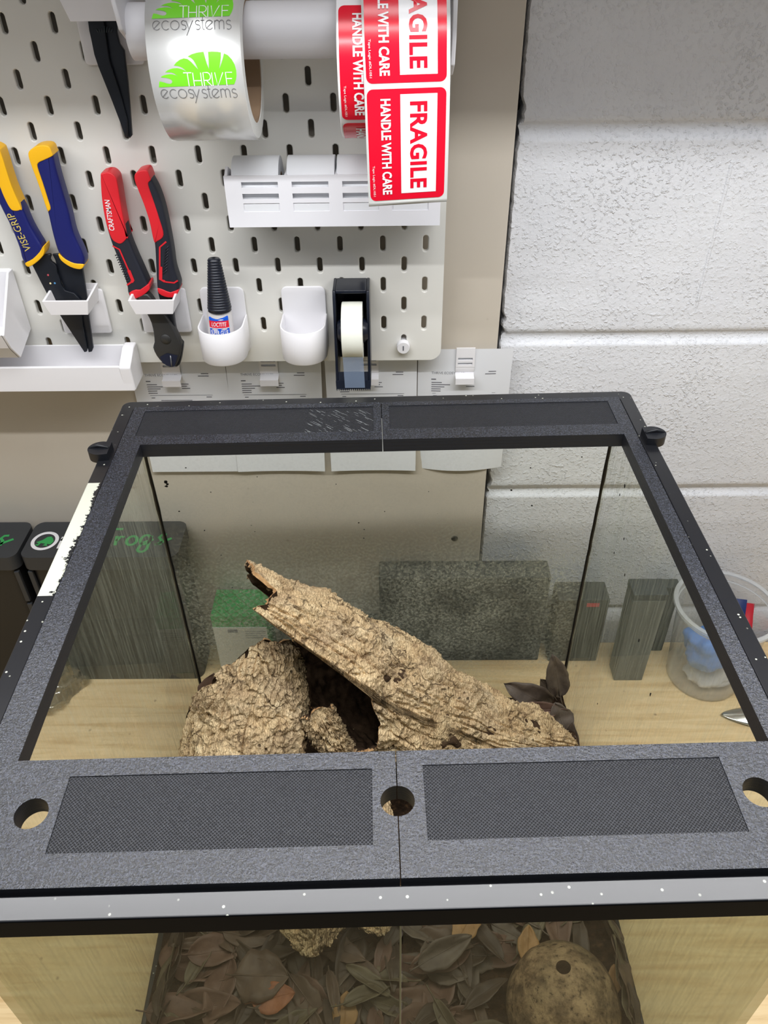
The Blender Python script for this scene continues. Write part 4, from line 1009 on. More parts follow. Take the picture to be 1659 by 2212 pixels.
# ================================================================ terrarium (local x = across, -y = towards the camera)
TW_, TD, TH_ = 0.455, 0.4555, 0.4735
def terrarium():
    root = empty('terrarium', (TX, TY, 0), TA, 'glass terrarium with a black plastic frame standing on the pine bench', 'terrarium')
    def frame(z0, z1, wall, name, mat, flange=None, bev=0.0012):
        o = rrect(0, TW_, -TD, 0, 0.007, 4); i = rrect(wall, TW_ - wall, -TD + wall, -wall, 0.003, 4); n = len(o)
        vs = [(x, y, z0) for x, y in o] + [(x, y, z1) for x, y in o] + [(x, y, z1) for x, y in i] + [(x, y, z0) for x, y in i]
        fs = []
        for a in range(4):
            for k in range(n):
                k2 = (k + 1) % n; b = (a + 1) % 4; fs.append((a * n + k, a * n + k2, b * n + k2, b * n + k))
        mb = MB().add(vs, fs)
        if flange:
            fz, fw = flange; j = rrect(fw, TW_ - fw, -TD + fw, -fw, 0.002, 4)
            vs = [(x, y, fz - 0.002) for x, y in i] + [(x, y, fz) for x, y in i] + [(x, y, fz) for x, y in j] + [(x, y, fz - 0.002) for x, y in j]
            mb.add(vs, [f for f in fs])
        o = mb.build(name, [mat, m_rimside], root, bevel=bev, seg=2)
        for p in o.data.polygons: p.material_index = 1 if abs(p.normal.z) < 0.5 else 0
        return o
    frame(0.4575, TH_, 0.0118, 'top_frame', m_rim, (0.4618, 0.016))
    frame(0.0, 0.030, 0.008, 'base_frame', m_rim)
    MB().box(0.006, TW_ - 0.006, -TD + 0.006, -0.006, 0.012, 0.016).build('base_pane', m_black, root)
    g = 0.0045
    MB().box(0.008, TW_ - 0.008, -0.0100, -0.0100 + g, 0.016, 0.459).build('rear_pane', g_rear, root)
    for nm, x in (('side_pane', 0.0055), ('side_pane', TW_ - 0.0055 - g)):
        MB().box(x, x + g, -TD + 0.022, -0.006, 0.016, 0.459).build(nm, g_side, root)
    # black silicone bead in the two rear corners
    for x, sx in ((0.0105, 1), (TW_ - 0.0105, -1)):
        pts = [(x + sx * 0.0008 + 0.0005 * noise.noise(Vector((sx * 3, 0, i * 0.9))), -0.0108, 0.016 + i * 0.4430 / 40) for i in range(41)]
        MB().tube(pts, [0.0017 + 0.0006 * noise.noise(Vector((5, sx, p[2] * 40))) for p in pts], 8).build('silicone_bead', m_sil, root, smooth=True)
    # two front doors, the right one overlapping the left
    dz0, dz1 = 0.125, 0.4590
    for nm, xa, xb, y in (('door', 0.008, 0.2312, -TD + 0.018), ('door', 0.2325, TW_ - 0.008, -TD + 0.018)):
        d = MB().box(xa, xb, y - 0.004, y, 0.055, 0.459).build(nm, g_door, root)
        xe = xb if xb < 0.3 else xa
        if xb < 0.3: MB().box(xe - 0.0004, xe + 0.0006, y - 0.0042, y + 0.0002, 0.055, 0.459).build('ground_edge', m_glassedge, d)
    MB().box(0.006, TW_ - 0.006, -TD + 0.004, -TD + 0.022, 0.016, 0.0555).build('front_sill', m_black, root)
    # small dark flecks of dirt stuck on the inside of the panes
    rp = [c for c in root.children if c.name.startswith('rear_pane')][0]; fk = MB(); rd = random.Random(11)
    spots = [(0.0245, 0.391, 0.0022), (0.0255, 0.3885, 0.0018), (0.024, 0.386, 0.0016), (0.052, 0.330, 0.0010), (0.031, 0.355, 0.0010), (0.356, 0.372, 0.0013), (0.378, 0.352, 0.0011), (0.372, 0.398, 0.0008)] + [(0.03 + rd.random() * 0.39, 0.24 + rd.random() * 0.17, 0.0003 + 0.0006 * rd.random()) for _ in range(26)]
    for x, z, r_ in spots:
        q = [(x + r_ * (0.7 + 0.5 * rd.random()) * math.cos(k), -0.01025, z + r_ * 0.8 * (0.6 + 0.6 * rd.random()) * math.sin(k)) for k in [j * 1.047 for j in range(6)]]
        fk.prism(q, (0, -0.0003, 0))
    tag(fk.build('dirt_flecks', m_dark, rp), kind='stuff')
    sp = [c for c in root.children if c.name.startswith('side_pane')][1]; fk = MB()
    for v, z, r_ in [(0.065, 0.415, 0.0020), (0.058, 0.400, 0.0012), (0.090, 0.375, 0.0016), (0.075, 0.345, 0.0012), (0.110, 0.350, 0.0016), (0.170, 0.330, 0.0020), (0.215, 0.315, 0.0020), (0.120, 0.180, 0.0010)]:
        q = [(TW_ - 0.0104, -v + r_ * 0.6 * (0.6 + 0.7 * rd.random()) * math.cos(k), z + r_ * 1.2 * (0.6 + 0.6 * rd.random()) * math.sin(k)) for k in [j * 1.047 for j in range(6)]]
        fk.prism(q, (-0.0003, 0, 0))
    tag(fk.build('dirt_flecks', m_dark, sp), kind='stuff')
    # half-moon locks on the side rails
    for u, v, sx in ((0.0015, 0.083, -1), (TW_ - 0.0015, 0.0785, 1)):
        lk = MB(); n = 20; H = 0.0085
        prof = [(sx * -0.0075, 0.0085)] + [(sx * 0.0105 * math.sin(math.pi * i / n) - sx * 0.0005, 0.0095 * math.cos(math.pi * i / n)) for i in range(n + 1)] + [(sx * -0.0075, -0.0085)]
        lk.prism([(x, y, 0) for x, y in prof], (0, 0, H))
        o = lk.build('lid_lock', m_black, root, bevel=0.0012); o.location = (u, -v, TH_ - 0.002)
        gp = MB(); gp.tube([(sx * -0.007, 0.0, H + 0.0000), (sx * 0.002, 0.0012, H + 0.0016), (sx * 0.0095, 0.0004, H - 0.0005)], [0.0012, 0.0018, 0.0008], 8); gp.build('finger_ridge', m_black, o, smooth=True)
    return root
TERR = terrarium()

def lid():
    z0, z1 = 0.4628, 0.4750
    root = empty('vent_cover', (TX, TY, z0), TA, 'textured black vented cover with an open centre set into the terrarium top frame', 'cover')
    h = z1 - z0
    U0, U1, V0, V1 = 0.0128, 0.4420, 0.0125, 0.4412
    OU0, OU1, OV0, OV1 = 0.0305, 0.4315, 0.0722, 0.3722
    SR, SF = 0.2308, 0.2312
    g = 0.0003
    def slabm(loop, holes_fn, name):
        mb = MB().prism([(u, -v, 0) for u, v in loop], (0, 0, h)); return mb.build(name, [m_lid], root, bevel=0.0006)
    def side_mat(o, extra=None):
        o.data.materials.append(m_lidside)
        for p in o.data.polygons:
            if abs(p.normal.z) < 0.5: p.material_index = 1
    def plate(u0, u1, v0, v1, mesh, holes, name):
        """plate with a recessed mesh window and half or whole round holes cut through"""
        N = 28
        bm = bmesh.new()
        # build the outline with notches, then a rectangular window
        loop = []
        left = [hh for hh in holes if abs(hh[0] - u0) < 1e-6]; right = [hh for hh in holes if abs(hh[0] - u1) < 1e-6]; inn = [hh for hh in holes if u0 < hh[0] < u1 and hh not in left + right]
        loop += [(u0, v0), (u1, v0)]
        for c, v, r in right: loop += [(c - r * math.sin(math.pi * i / N), v - r * math.cos(math.pi * i / N)) for i in range(N + 1)]
        loop += [(u1, v1), (u0, v1)]
        for c, v, r in left: loop += [(c + r * math.sin(math.pi * i / N), v + r * math.cos(math.pi * i / N)) for i in range(N + 1)]
        rings = [loop, [(mesh[0], mesh[2]), (mesh[1], mesh[2]), (mesh[1], mesh[3]), (mesh[0], mesh[3])]]
        for c, v, r in inn: rings.append([(c + r * math.cos(2 * math.pi * i / (2 * N)), v + r * math.sin(2 * math.pi * i / (2 * N))) for i in range(2 * N)])
        es = []
        allv = []
        for rg in rings:
            vv = [bm.verts.new((a, -b, h)) for a, b in rg]; allv.append(vv)
            for i in range(len(vv)): es.append(bm.edges.new((vv[i], vv[(i + 1) % len(vv)])))
        bmesh.ops.triangle_fill(bm, use_beauty=True, use_dissolve=False, edges=es, normal=(0, 0, 1))
        top = list(bm.faces)
        # drop triangles inside the window or holes
        def inside(p):
            if mesh[0] < p.x < mesh[1] and mesh[2] < -p.y < mesh[3]: return True
            return any((p.x - c) ** 2 + (-p.y - v) ** 2 < (r * 0.98) ** 2 for c, v, r in holes)
        bad = [f for f in top if inside(f.calc_center_median())]
        bmesh.ops.delete(bm, geom=bad, context='FACES_ONLY')
        ret = bmesh.ops.extrude_face_region(bm, geom=list(bm.faces))
        for e in ret['geom']:
            if isinstance(e, bmesh.types.BMVert): e.co.z -= h
        bmesh.ops.recalc_face_normals(bm, faces=bm.faces)
        me = bpy.data.meshes.new(name); bm.to_mesh(me); bm.free()
        me.materials.append(m_lid); me.materials.append(m_lidside)
        for p in me.polygons: p.material_index = 1 if abs(p.normal.z) < 0.5 else 0
        o = bpy.data.objects.new(name, me); COL.objects.link(o); o.parent = root
        ms = MB().box(mesh[0], mesh[1], -mesh[3], -mesh[2], h - 0.0040, h - 0.0006).build('mesh_screen', m_mesh, o)
        return o
    hr = 0.0084; hv = 0.4015
    plate(U0, SF - g, OV1, V1, (0.0610, 0.2185, 0.3825, 0.4245), [(SF - g, hv, hr), (0.0475, hv + 0.0015, hr)], 'front_panel')
    plate(SF + g, U1, OV1, V1, (0.2450, 0.4015, 0.3812, 0.4230), [(SF + g, hv, hr), (0.4150, hv + 0.0005, hr)], 'front_panel')
    plate(U0, SR - g, V0, OV0, (0.0235, 0.2235, 0.0195, 0.0590), [], 'rear_panel')
    plate(SR + g, U1, V0, OV0, (0.2372, 0.4305, 0.0190, 0.0565), [], 'rear_panel')
    for a, b in ((U0, OU0), (OU1, U1)):
        o = MB().box(a, b, -OV1 + 0.0001, -OV0 - 0.0001, 0, h).build('side_bar', [m_lid, m_lidside], root)
        for p in o.data.polygons: p.material_index = 1 if abs(p.normal.z) < 0.5 else 0
    # worn strip of white scratches on the rear left screen
    bm = MB(); rnd = random.Random(4)
    for i in range(70):
        u = 0.165 + rnd.random() * 0.052; v = 0.020 + rnd.random() * 0.040; L = 0.002 + rnd.random() * 0.006
        bm.add([(u, -v, h - 0.00045), (u + L, -v - L * 0.9, h - 0.00045), (u + L + 0.00008, -v - L * 0.9 + 0.00012, h - 0.00045), (u + 0.00008, -v + 0.00012, h - 0.00045)], [(0, 1, 2, 3)])
    rp = [c for c in root.children if c.name.startswith('rear_panel')][0]
    bm.build('scratches', M('scratch_white', (178, 184, 186), 0.6), rp, fix=False)
lid()

# ================================================================ things on the bench behind and beside the terrarium
def frog_bin(x0, x1, label):
    h = 0.2235; yf, yb = -0.048, 0.0175
    w = x1 - x0
    root = empty('storage_bin', ((x0 + x1) / 2, (yf + yb) / 2, 0), 0, label, 'bin', 'black lidded bins behind the terrarium')
    hw, hd = w / 2, (yb - yf) / 2
    b = MB(); ro = rrect(-hw + 0.004, hw - 0.004, -hd + 0.004, hd - 0.002, 0.012, 6)
    b.prism([(x, y, 0.0) for x, y in ro], (0, 0, 0.205)); b.build('body', m_binbody, root, bevel=0.002)
    l = MB(); ro = rrect(-hw, hw, -hd, hd, 0.011, 8); l.prism([(x, y, 0.2035) for x, y in ro], (0, 0, h - 0.2035)); ld = l.build('lid', m_binblk, root, bevel=0.0035, seg=3)
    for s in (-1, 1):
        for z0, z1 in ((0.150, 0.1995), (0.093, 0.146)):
            MB().box(s * (hw - 0.006) - 0.003, s * (hw - 0.006) + 0.003, -hd + 0.0015, -hd + 0.006, z0, z1).build('corner_rib', m_binblk, root, bevel=0.001)  # paler strips stand in for light caught on the front corners
    zt = h + 0.0002
    pl = lambda e=0.0: (lambda x, y: Vector((x, y, zt + e)))
    sx = w / 0.186
    def tr(paths, ox, oy, sc): return [[((ox + x * sc) * sx, oy + y * sc) for x, y in p] for p in paths]
    # white O with a little green frog in it, then the rest of the word in white
    ocx = -0.0715
    flat_obj('lettering', [ribbon2d([arc2d(ocx, -0.003, 0.0140, 0.0148, 0, 360, 36)], 0.0042)], pl(), m_lettwhite, ld)
    fs_ = []
    nx = -0.0515
    st = tr([[(0, -0.015), (0, 0.006)], [(0, -0.001)] + arc2d(0.0065, -0.0005, 0.0065, 0.0062, 170, 0, 10) + [(0.013, -0.015)]], nx, -0.002, 1.0)
    st += tr([[(0.0195, 0.005), (0.0255, -0.014)], [(0.0325, 0.005), (0.0225, -0.024)]], nx, -0.002, 0.8)
    st += tr([[(0.035, 0.005), (0.046, -0.015)], [(0.046, 0.005), (0.035, -0.015)]], nx + 0.001, -0.002, 0.75)
    flat_obj('lettering', [ribbon2d([p for p in st], 0.0036)], pl(0.0001), m_lettwhite, ld)
    frog = [(-0.0095, -0.006), (-0.005, -0.0045), (-0.009, -0.002), (-0.003, 0.001), (0.001, 0.0055), (0.005, 0.0062), (0.0085, 0.003), (0.0105, -0.001), (0.0085, -0.0055), (0.004, -0.0045), (0.006, -0.0078), (0.000, -0.0070), (0.0025, -0.0045), (-0.003, -0.0035), (-0.005, -0.0075)]
    flat_obj('emblem', [poly2d([(ocx + x * 1.05, -0.003 + y * 1.25) for x, y in frog])], pl(0.0002), m_green, ld)
    # green brush-script word
    F = [[(0.004, -0.022), (0.010, 0.018)], [(0.000, 0.0165), (0.012, 0.0195), (0.0270, 0.0195)], [(0.003, 0.0005), (0.018, 0.003)]]
    r_ = [[(0.0, 0.007), (0.002, -0.010)], [(0.0015, -0.002), (0.005, 0.006), (0.0095, 0.005)]]
    o_ = [arc2d(0.0065, -0.002, 0.0060, 0.0080, 20, 380, 22)]
    g_ = [arc2d(0.0065, -0.0005, 0.0058, 0.0082, 30, 390, 22), [(0.0125, 0.0065), (0.0118, -0.010)] + arc2d(0.0062, -0.014, 0.0058, 0.0085, 20, -150, 10) + [(0.004, -0.006), (0.016, 0.000)]]
    s_ = [[(0.0125, 0.008), (0.007, 0.0075), (0.0045, 0.003), (0.0085, -0.002), (0.0085, -0.009), (0.002, -0.0095)], [(0.003, -0.0100), (0.020, 0.0015)]]
    GW = 0.0038
    gs = tr(F, -0.0100, -0.0015, 1.0) + tr(r_, 0.0130, -0.002, 1.0) + tr(o_, 0.0265, -0.0015, 1.0) + tr(g_, 0.0425, -0.0015, 1.0) + tr(s_, 0.0600, -0.0010, 1.0)
    flat_obj('lettering', [ribbon2d(gs, GW)], pl(0.0001), m_green, ld)
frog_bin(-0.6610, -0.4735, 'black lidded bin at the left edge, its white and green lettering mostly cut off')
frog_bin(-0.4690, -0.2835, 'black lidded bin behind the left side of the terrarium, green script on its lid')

gb = empty('carton', (-0.2300, -0.007, 0), 0, 'small green carton with a white label panel, seen behind the cork bark', 'box')
MB().box(-0.035, 0.035, -0.0245, 0.0245, 0, 0.107).build('carton_body', m_gboxg, gb, bevel=0.0008)
MB().box(-0.0345, 0.0345, -0.0250, -0.0243, 0.002, 0.0865).build('white_panel', m_gboxw, gb)
MB().box(-0.016, -0.0035, -0.0253, -0.0249, 0.0775, 0.0830).build('printed_mark', m_ink, gb)
for i in range(4):
    MB().box(0.006, 0.032, -0.0253, -0.0249, 0.079 - i * 0.004, 0.0796 - i * 0.004).build('printed_line', m_ink, gb)
MB().box(-0.035, 0.035, -0.0252, -0.0238, 0.0862, 0.0868).build('fold_line', m_lettwhite, gb)

fb = MB().box(-0.110, 0.105, -0.016, 0.016, 0, 0.156).build('foam_block', m_foam, bevel=0.002); fb.location = (0.060, 0.0015, 0)
tag(fb, 'wide dark grey foam block standing behind the terrarium, right of the green carton', 'foam block')
lb = empty('low_box', (-0.118, 0.002, 0), 0, 'low charcoal box between the green carton and the wide foam block', 'box')
MB().box(-0.064, 0.064, -0.0145, 0.0155, 0, 0.050).build('box_body', m_lowbox, lb, bevel=0.0015)
MB().box(-0.0645, 0.0645, -0.0150, 0.0160, 0.050, 0.060).build('box_lid', m_foam, lb, bevel=0.0015)
b2 = empty('small_box', (0.2110, -0.0005, 0), 0, 'small dark box with a red tab, right of the wide foam block', 'box')
MB().box(-0.033, 0.033, -0.016, 0.018, 0, 0.118).build('box_body', m_lowbox, b2, bevel=0.002)
MB().box(0.004, 0.020, -0.0168, -0.0155, 0.106, 0.112).build('red_tab', M('tab_red', (200, 60, 66), 0.6), b2)
b3 = empty('tall_box', (0.2790, -0.036, 0), 0, 'tall narrow grey box seen through the right pane, in front of the others', 'box')
MB().prism([(-0.019, -0.014, 0), (0.019, -0.014, 0), (0.021, -0.014, 0.150), (-0.021, -0.014, 0.150)], (0, 0.028, 0)).build('box_body', M('grey_box', (92, 96, 94), 0.75), b3, bevel=0.0015)
MB().box(-0.0215, 0.0215, -0.0145, 0.0145, 0.150, 0.160).build('box_lid', m_foam, b3, bevel=0.0015)
b4 = MB().box(-0.017, 0.017, -0.0085, 0.0085, 0, 0.122).build('dark_box', m_foam, bevel=0.002); b4.location = (0.321, 0.0095, 0)
tag(b4, 'dark box against the wall between the tall grey box and the clear cup', 'box')

def deli_cup():
    cx, cy = 0.380, -0.040
    root = empty('plastic_cup', (cx, cy, 0), 0, 'large clear plastic tub with a wide rim on the bench right of the terrarium', 'plastic tub')
    H, r0, r1 = 0.132, 0.0465, 0.0600; t = 0.0007
    prof = [(0.0001, 0.0016), (r0 - 0.004, 0.0016), (r0 - 0.0015, 0.0006), (r0, 0.003)] + [(r0 + (r1 - 0.004 - r0) * k / 10, 0.003 + (H - 0.016) * k / 10) for k in range(1, 11)] + [(r1 - 0.002, H - 0.010), (r1 - 0.002, H)]
    inner = [(max(r - t, 0.0001), z + (t if i < 3 else 0)) for i, (r, z) in enumerate(prof)]
    MB().lathe(prof + inner[::-1], (0, 0, 0), 72).build('wall', g_cup, root, smooth=True, angle=50)
    rm = MB(); rr = []
    for i in range(73): pass
    rm.lathe([(r1 - 0.0025, H - 0.0005), (r1 + 0.0030, H - 0.0002), (r1 + 0.0034, H - 0.003), (r1 + 0.0028, H - 0.003), (r1 + 0.0024, H - 0.0012), (r1 - 0.0025, H - 0.0015)], (0, 0, 0), 72, closed=True)
    rm.build('rim', g_cuprim, root, smooth=True, angle=40)
    rm = MB(); rm.lathe([(r1 - 0.0042, H - 0.0110), (r1 - 0.0018, H - 0.0106), (r1 - 0.0018, H - 0.0116)], (0, 0, 0), 72, closed=True); rm.build('stacking_ring', g_cuprim, root, smooth=True, angle=40)
    # contents
    def lump(name, c, rad, mat, label, cat, seed, sq=(1, 1, 1), amp=0.35):
        bm = bmesh.new(); bmesh.ops.create_icosphere(bm, subdivisions=4, radius=1.0)
        for v in bm.verts:
            d = v.co.normalized(); k = 1 + amp * noise.noise(d * 1.6 + Vector((seed, 0, 0))) + amp * 0.6 * abs(noise.noise(d * 4.5 + Vector((0, seed, 0))))
            v.co = Vector((d.x * sq[0], d.y * sq[1], d.z * sq[2])) * rad * k
        me = bpy.data.meshes.new(name); bm.to_mesh(me); bm.free(); me.materials.append(mat)
        for p in me.polygons: p.use_smooth = True
        o = bpy.data.objects.new(name, me); COL.objects.link(o); o.location = c; tag(o, label, cat); return o
    lump('crumpled_glove', (cx - 0.006, cy - 0.002, 0.056), 0.031, m_bluestuff, 'crumpled bright blue glove inside the clear plastic tub', 'glove', 3, (1.0, 0.85, 0.85))
    lump('paper_wad', (cx + 0.004, cy - 0.006, 0.0145), 0.0215, m_scrap, 'crumpled grey-white paper wad at the bottom of the clear tub', 'paper', 9, (1.35, 1.2, 0.42), 0.3)
    pk = empty('foil_packet', (cx + 0.026, cy + 0.016, 0.090), 0, 'navy packet with a red edge standing up in the clear tub', 'packet')
    def pkt(x0, x1, z0, z1, yy, name, mat, par):
        n = 8; vs = []; 
        for k in (0, 1):
            for j in range(n + 1):
                for i in range(n + 1):
                    x = x0 + (x1 - x0) * i / n; z = z0 + (z1 - z0) * j / n; e = 0.002 * math.sin(math.pi * i / n) * math.sin(math.pi * j / n) + 0.0004
                    vs.append((x, yy + (e if k else -e) + 0.002 * noise.noise(Vector((x * 60, z * 60, 2))), z))
        q = (n + 1) ** 2; fs = [(k * q + j * (n + 1) + i, k * q + j * (n + 1) + i + 1, k * q + (j + 1) * (n + 1) + i + 1, k * q + (j + 1) * (n + 1) + i) for k in (0, 1) for j in range(n) for i in range(n)]
        return MB().add(vs, fs).build(name, mat, par, smooth=True)
    pkt(-0.020, 0.012, -0.040, 0.026, 0, 'packet_body', m_navy, pk); pkt(0.0115, 0.022, -0.040, 0.022, 0.001, 'red_edge', m_packred, pk)
    pk.rotation_euler = (R(-38), 0, R(-10))
deli_cup()

def scoop():
    root = empty('steel_scoop', (0.425, -0.112, 0.004), R(-6), 'pointed polished steel scoop lying on the bench beside the terrarium, by the clear tub', 'scoop')
    n, m = 26, 10; vs = []
    for i in range(n + 1):
        t = i / n; x = -0.043 + 0.110 * t; w = 0.0175 * min(1.0, math.sin(math.pi * min(t * 0.85, 1)) ** 0.7 * 1.05) if t > 0 else 0.0
        for j in range(m + 1):
            s = j / m * 2 - 1; z = 0.0085 * (1 - abs(s) ** 1.3) * min(1, t * 2.5) * (1 if True else 0)
            vs.append((x, w * s, z))
    fs = [(i * (m + 1) + j, i * (m + 1) + j + 1, (i + 1) * (m + 1) + j + 1, (i + 1) * (m + 1) + j) for i in range(n) for j in range(m)]
    o = MB().add(vs, fs).build('blade', m_metal, root, smooth=True); md = o.modifiers.new('t', 'SOLIDIFY'); md.thickness = 0.0012
    MB().tube([(0.066, 0, 0.004), (0.10, 0, 0.008), (0.17, 0, 0.006)], [0.005, 0.0045, 0.006], 14).build('handle', m_metal, root, smooth=True)
scoop()

def wrap():
    bm = bmesh.new(); bmesh.ops.create_icosphere(bm, subdivisions=4, radius=1.0)
    for v in bm.verts:
        d = v.co.normalized(); k = 1 + 0.5 * noise.noise(d * 1.8) + 0.35 * abs(noise.noise(d * 5))
        v.co = Vector((d.x * 0.042 * k, d.y * 0.026 * k, max(-0.008, d.z * 0.014 * k)))
    me = bpy.data.meshes.new('plastic_wrap'); bm.to_mesh(me); bm.free(); me.materials.append(g_bag)
    for p in me.polygons: p.use_smooth = True
    o = bpy.data.objects.new('plastic_wrap', me); COL.objects.link(o); o.location = (-0.478, -0.062, 0.008); o.rotation_euler = (0, 0, R(55))
    tag(o, 'crumpled clear plastic wrap on the bench in front of the black bins', 'plastic wrap')
wrap()
# ================================================================ inside the terrarium
def soil():
    nx, ny = 110, 110; u0, u1, v0, v1 = 0.0108, 0.4442, 0.0105, 0.4330; vs = []
    def hgt(u, v):
        return 0.043 + 0.006 * noise.noise(Vector((u * 22, v * 22, 0))) + 0.003 * noise.noise(Vector((u * 90, v * 90, 4))) + 0.010 * math.exp(-((v - 0.02) / 0.05) ** 2) + 0.014 * math.exp(-((u - 0.442) / 0.02) ** 2) + 0.010 * math.exp(-((u - 0.011) / 0.012) ** 2)
    for j in range(ny + 1):
        for i in range(nx + 1):
            u = u0 + (u1 - u0) * i / nx; v = v0 + (v1 - v0) * j / ny; vs.append(tw(u, v, hgt(u, v)))
    fs = [(j * (nx + 1) + i, (j + 1) * (nx + 1) + i, (j + 1) * (nx + 1) + i + 1, j * (nx + 1) + i + 1) for j in range(ny) for i in range(nx)]
    # skirt down to the glass floor
    W_ = nx + 1; bl = [i for i in range(W_)] + [j * W_ + nx for j in range(1, ny + 1)] + [ny * W_ + i for i in range(nx - 1, -1, -1)] + [j * W_ for j in range(ny - 1, 0, -1)]
    b0 = len(vs); vs += [Vector((vs[i].x, vs[i].y, 0.0165)) for i in bl]; K = len(bl)
    fs += [(bl[k], bl[(k + 1) % K], b0 + (k + 1) % K, b0 + k) for k in range(K)]
    o = MB().add(vs, fs).build('soil', m_soil, smooth=True); tag(o, 'dark crumbly soil covering the terrarium floor', 'soil', kind='stuff')
    return hgt
HG = soil()

def crom(pts, t):
    n = len(pts) - 1; x = min(max(t, 0), 1) * n; i = min(int(x), n - 1); k = x - i
    p = [pts[max(i - 1, 0)], pts[i], pts[i + 1], pts[min(i + 2, n)]]
    f = lambda a, b, c, d: 0.5 * (2 * b + (c - a) * k + (2 * a - 5 * b + 4 * c - d) * k * k + (3 * b - a - 3 * c + d) * k ** 3)
    if isinstance(p[0], (int, float)): return f(*p)
    return Vector([f(*q) for q in zip(*p)])

def bark(name, path, rad, ref, th0, th1, tend, nt, nth, thick, seed, label, tstart=lambda a: 0.0, lump=0.007, wob=0.05, squash=None, edge=0.018, grooves=1.0):
    """shell of cork bark swept along path (u, v, z); angle 0 points along ref, growing towards the camera side"""
    closed = abs(th1 - th0) > 359.9; full = []
    S = Vector((seed * 13.7, seed * 5.1, seed * 2.3))
    def disp(p, tt, a):
        q = p * 1.0
        d = lump * noise.noise(q * 22 + S)
        d += lump * 0.38 * noise.noise(q * 55 + S)
        d += 0.0016 * noise.noise(Vector((math.cos(a) * 15, math.sin(a) * 15, tt * 6)) + S) + 0.0009 * noise.noise(Vector((math.cos(a) * 38, math.sin(a) * 38, tt * 12)) + S)
        ck = 1 - abs(noise.noise(Vector((tt * 13, math.cos(a) * 2.2, math.sin(a) * 2.2)) + S * 4)) * 2
        d -= 0.0042 * max(0.0, ck - 0.80) / 0.20 * (0.5 + 0.5 * noise.noise(q * 30 + S))
        rd = 1 - abs(noise.noise(Vector((q.x * 95, q.y * 95, q.z * 95)) + S * 2)) * 2
        d -= 0.0012 * grooves * max(0.0, rd - 0.5) / 0.5
        gr = 1 - abs(noise.noise(Vector((tt * 7, math.cos(a) * 6, math.sin(a) * 6)) + S)) * 2
        d -= 0.0045 * max(0.0, gr - 0.72) / 0.28
        rd2 = 1 - abs(noise.noise(q * 210 + S)) * 2
        d -= 0.0010 * max(0.0, rd2 - 0.4)
        d += 0.0016 * noise.noise(q * 330 + S)
        h = noise.noise(q * 62 + S * 3)
        if h > 0.42: d -= 0.011 * min(1, (h - 0.42) / 0.16)
        pl = noise.noise(q * 36 + S * 5); d += 0.0030 * (math.floor(pl * 4) / 4 - pl) * 2.4
        return d
    outer, inner = [], []
    cols = nth if closed else nth + 1
    for i in range(nt + 1):
        for j in range(cols):
            a = R(th0 + (th1 - th0) * j / nth); ad = math.degrees(a)
            t0 = tstart(ad); te = tend(ad) + wob * noise.noise(Vector((math.cos(a) * 1.6, math.sin(a) * 1.6, seed))) + wob * 0.4 * noise.noise(Vector((math.cos(a) * 7, math.sin(a) * 7, seed + 5)))
            t = t0 + (te - t0) * i / nt
            c = crom(path, t); tg = (crom(path, min(t + 0.01, 1)) - crom(path, max(t - 0.01, 0))).normalized()
            n1 = (Vector(ref) - tg * tg.dot(Vector(ref))).normalized(); n2 = n1.cross(tg)
            if n2.y < 0: n2 = -n2
            r = crom(rad, t); d = n1 * math.cos(a) + n2 * math.sin(a)
            if squash: d = n1 * math.cos(a) * squash[0] + n2 * math.sin(a) * squash[1]
            p = c + d * r; q = tw(*p); dv = (tw(*(p + d)) - q).normalized()
            fade = min(1, i / (nt * edge) if edge else 1, (nt - i) / (nt * edge) if edge else 1)
            if not closed: fade = min(fade, j / 2.0, (cols - 1 - j) / 2.0)
            o = q + dv * max(disp(q, t, a), -thick * 0.8)
            th = thick * (0.25 + 0.75 * min(1, fade)) * (1 + 0.4 * noise.noise(q * 40 + S))
            outer.append(o); inner.append(q - dv * th + dv * 0.003 * noise.noise(q * 120 + S))
    vs = outer + inner; N = len(outer); fs = []; mi = []
    C = cols
    for i in range(nt):
        for j in range(C if closed else C - 1):
            j2 = (j + 1) % C; fs.append((i * C + j, i * C + j2, (i + 1) * C + j2, (i + 1) * C + j)); mi.append(0)
            fs.append((N + i * C + j, N + (i + 1) * C + j, N + (i + 1) * C + j2, N + i * C + j2)); mi.append(1)
    for i, m in ((0, 2), (nt, 2)):
        for j in range(C if closed else C - 1):
            j2 = (j + 1) % C; fs.append((i * C + j, N + i * C + j, N + i * C + j2, i * C + j2)); mi.append(m)
    if not closed:
        for j in (0, C - 1):
            for i in range(nt): fs.append((i * C + j, (i + 1) * C + j, N + (i + 1) * C + j, N + i * C + j)); mi.append(2)
    mb = MB(); mb.v = [tuple(p) for p in vs]; mb.f = fs; mb.m = mi
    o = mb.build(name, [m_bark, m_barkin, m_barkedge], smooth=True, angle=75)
    c = sum((Vector(p) for p in mb.v), Vector()) / len(mb.v); c.z = min(p[2] for p in mb.v)
    o.data.transform(Matrix.Translation(-c)); o.location = c
    tag(o, label, 'cork bark'); return o

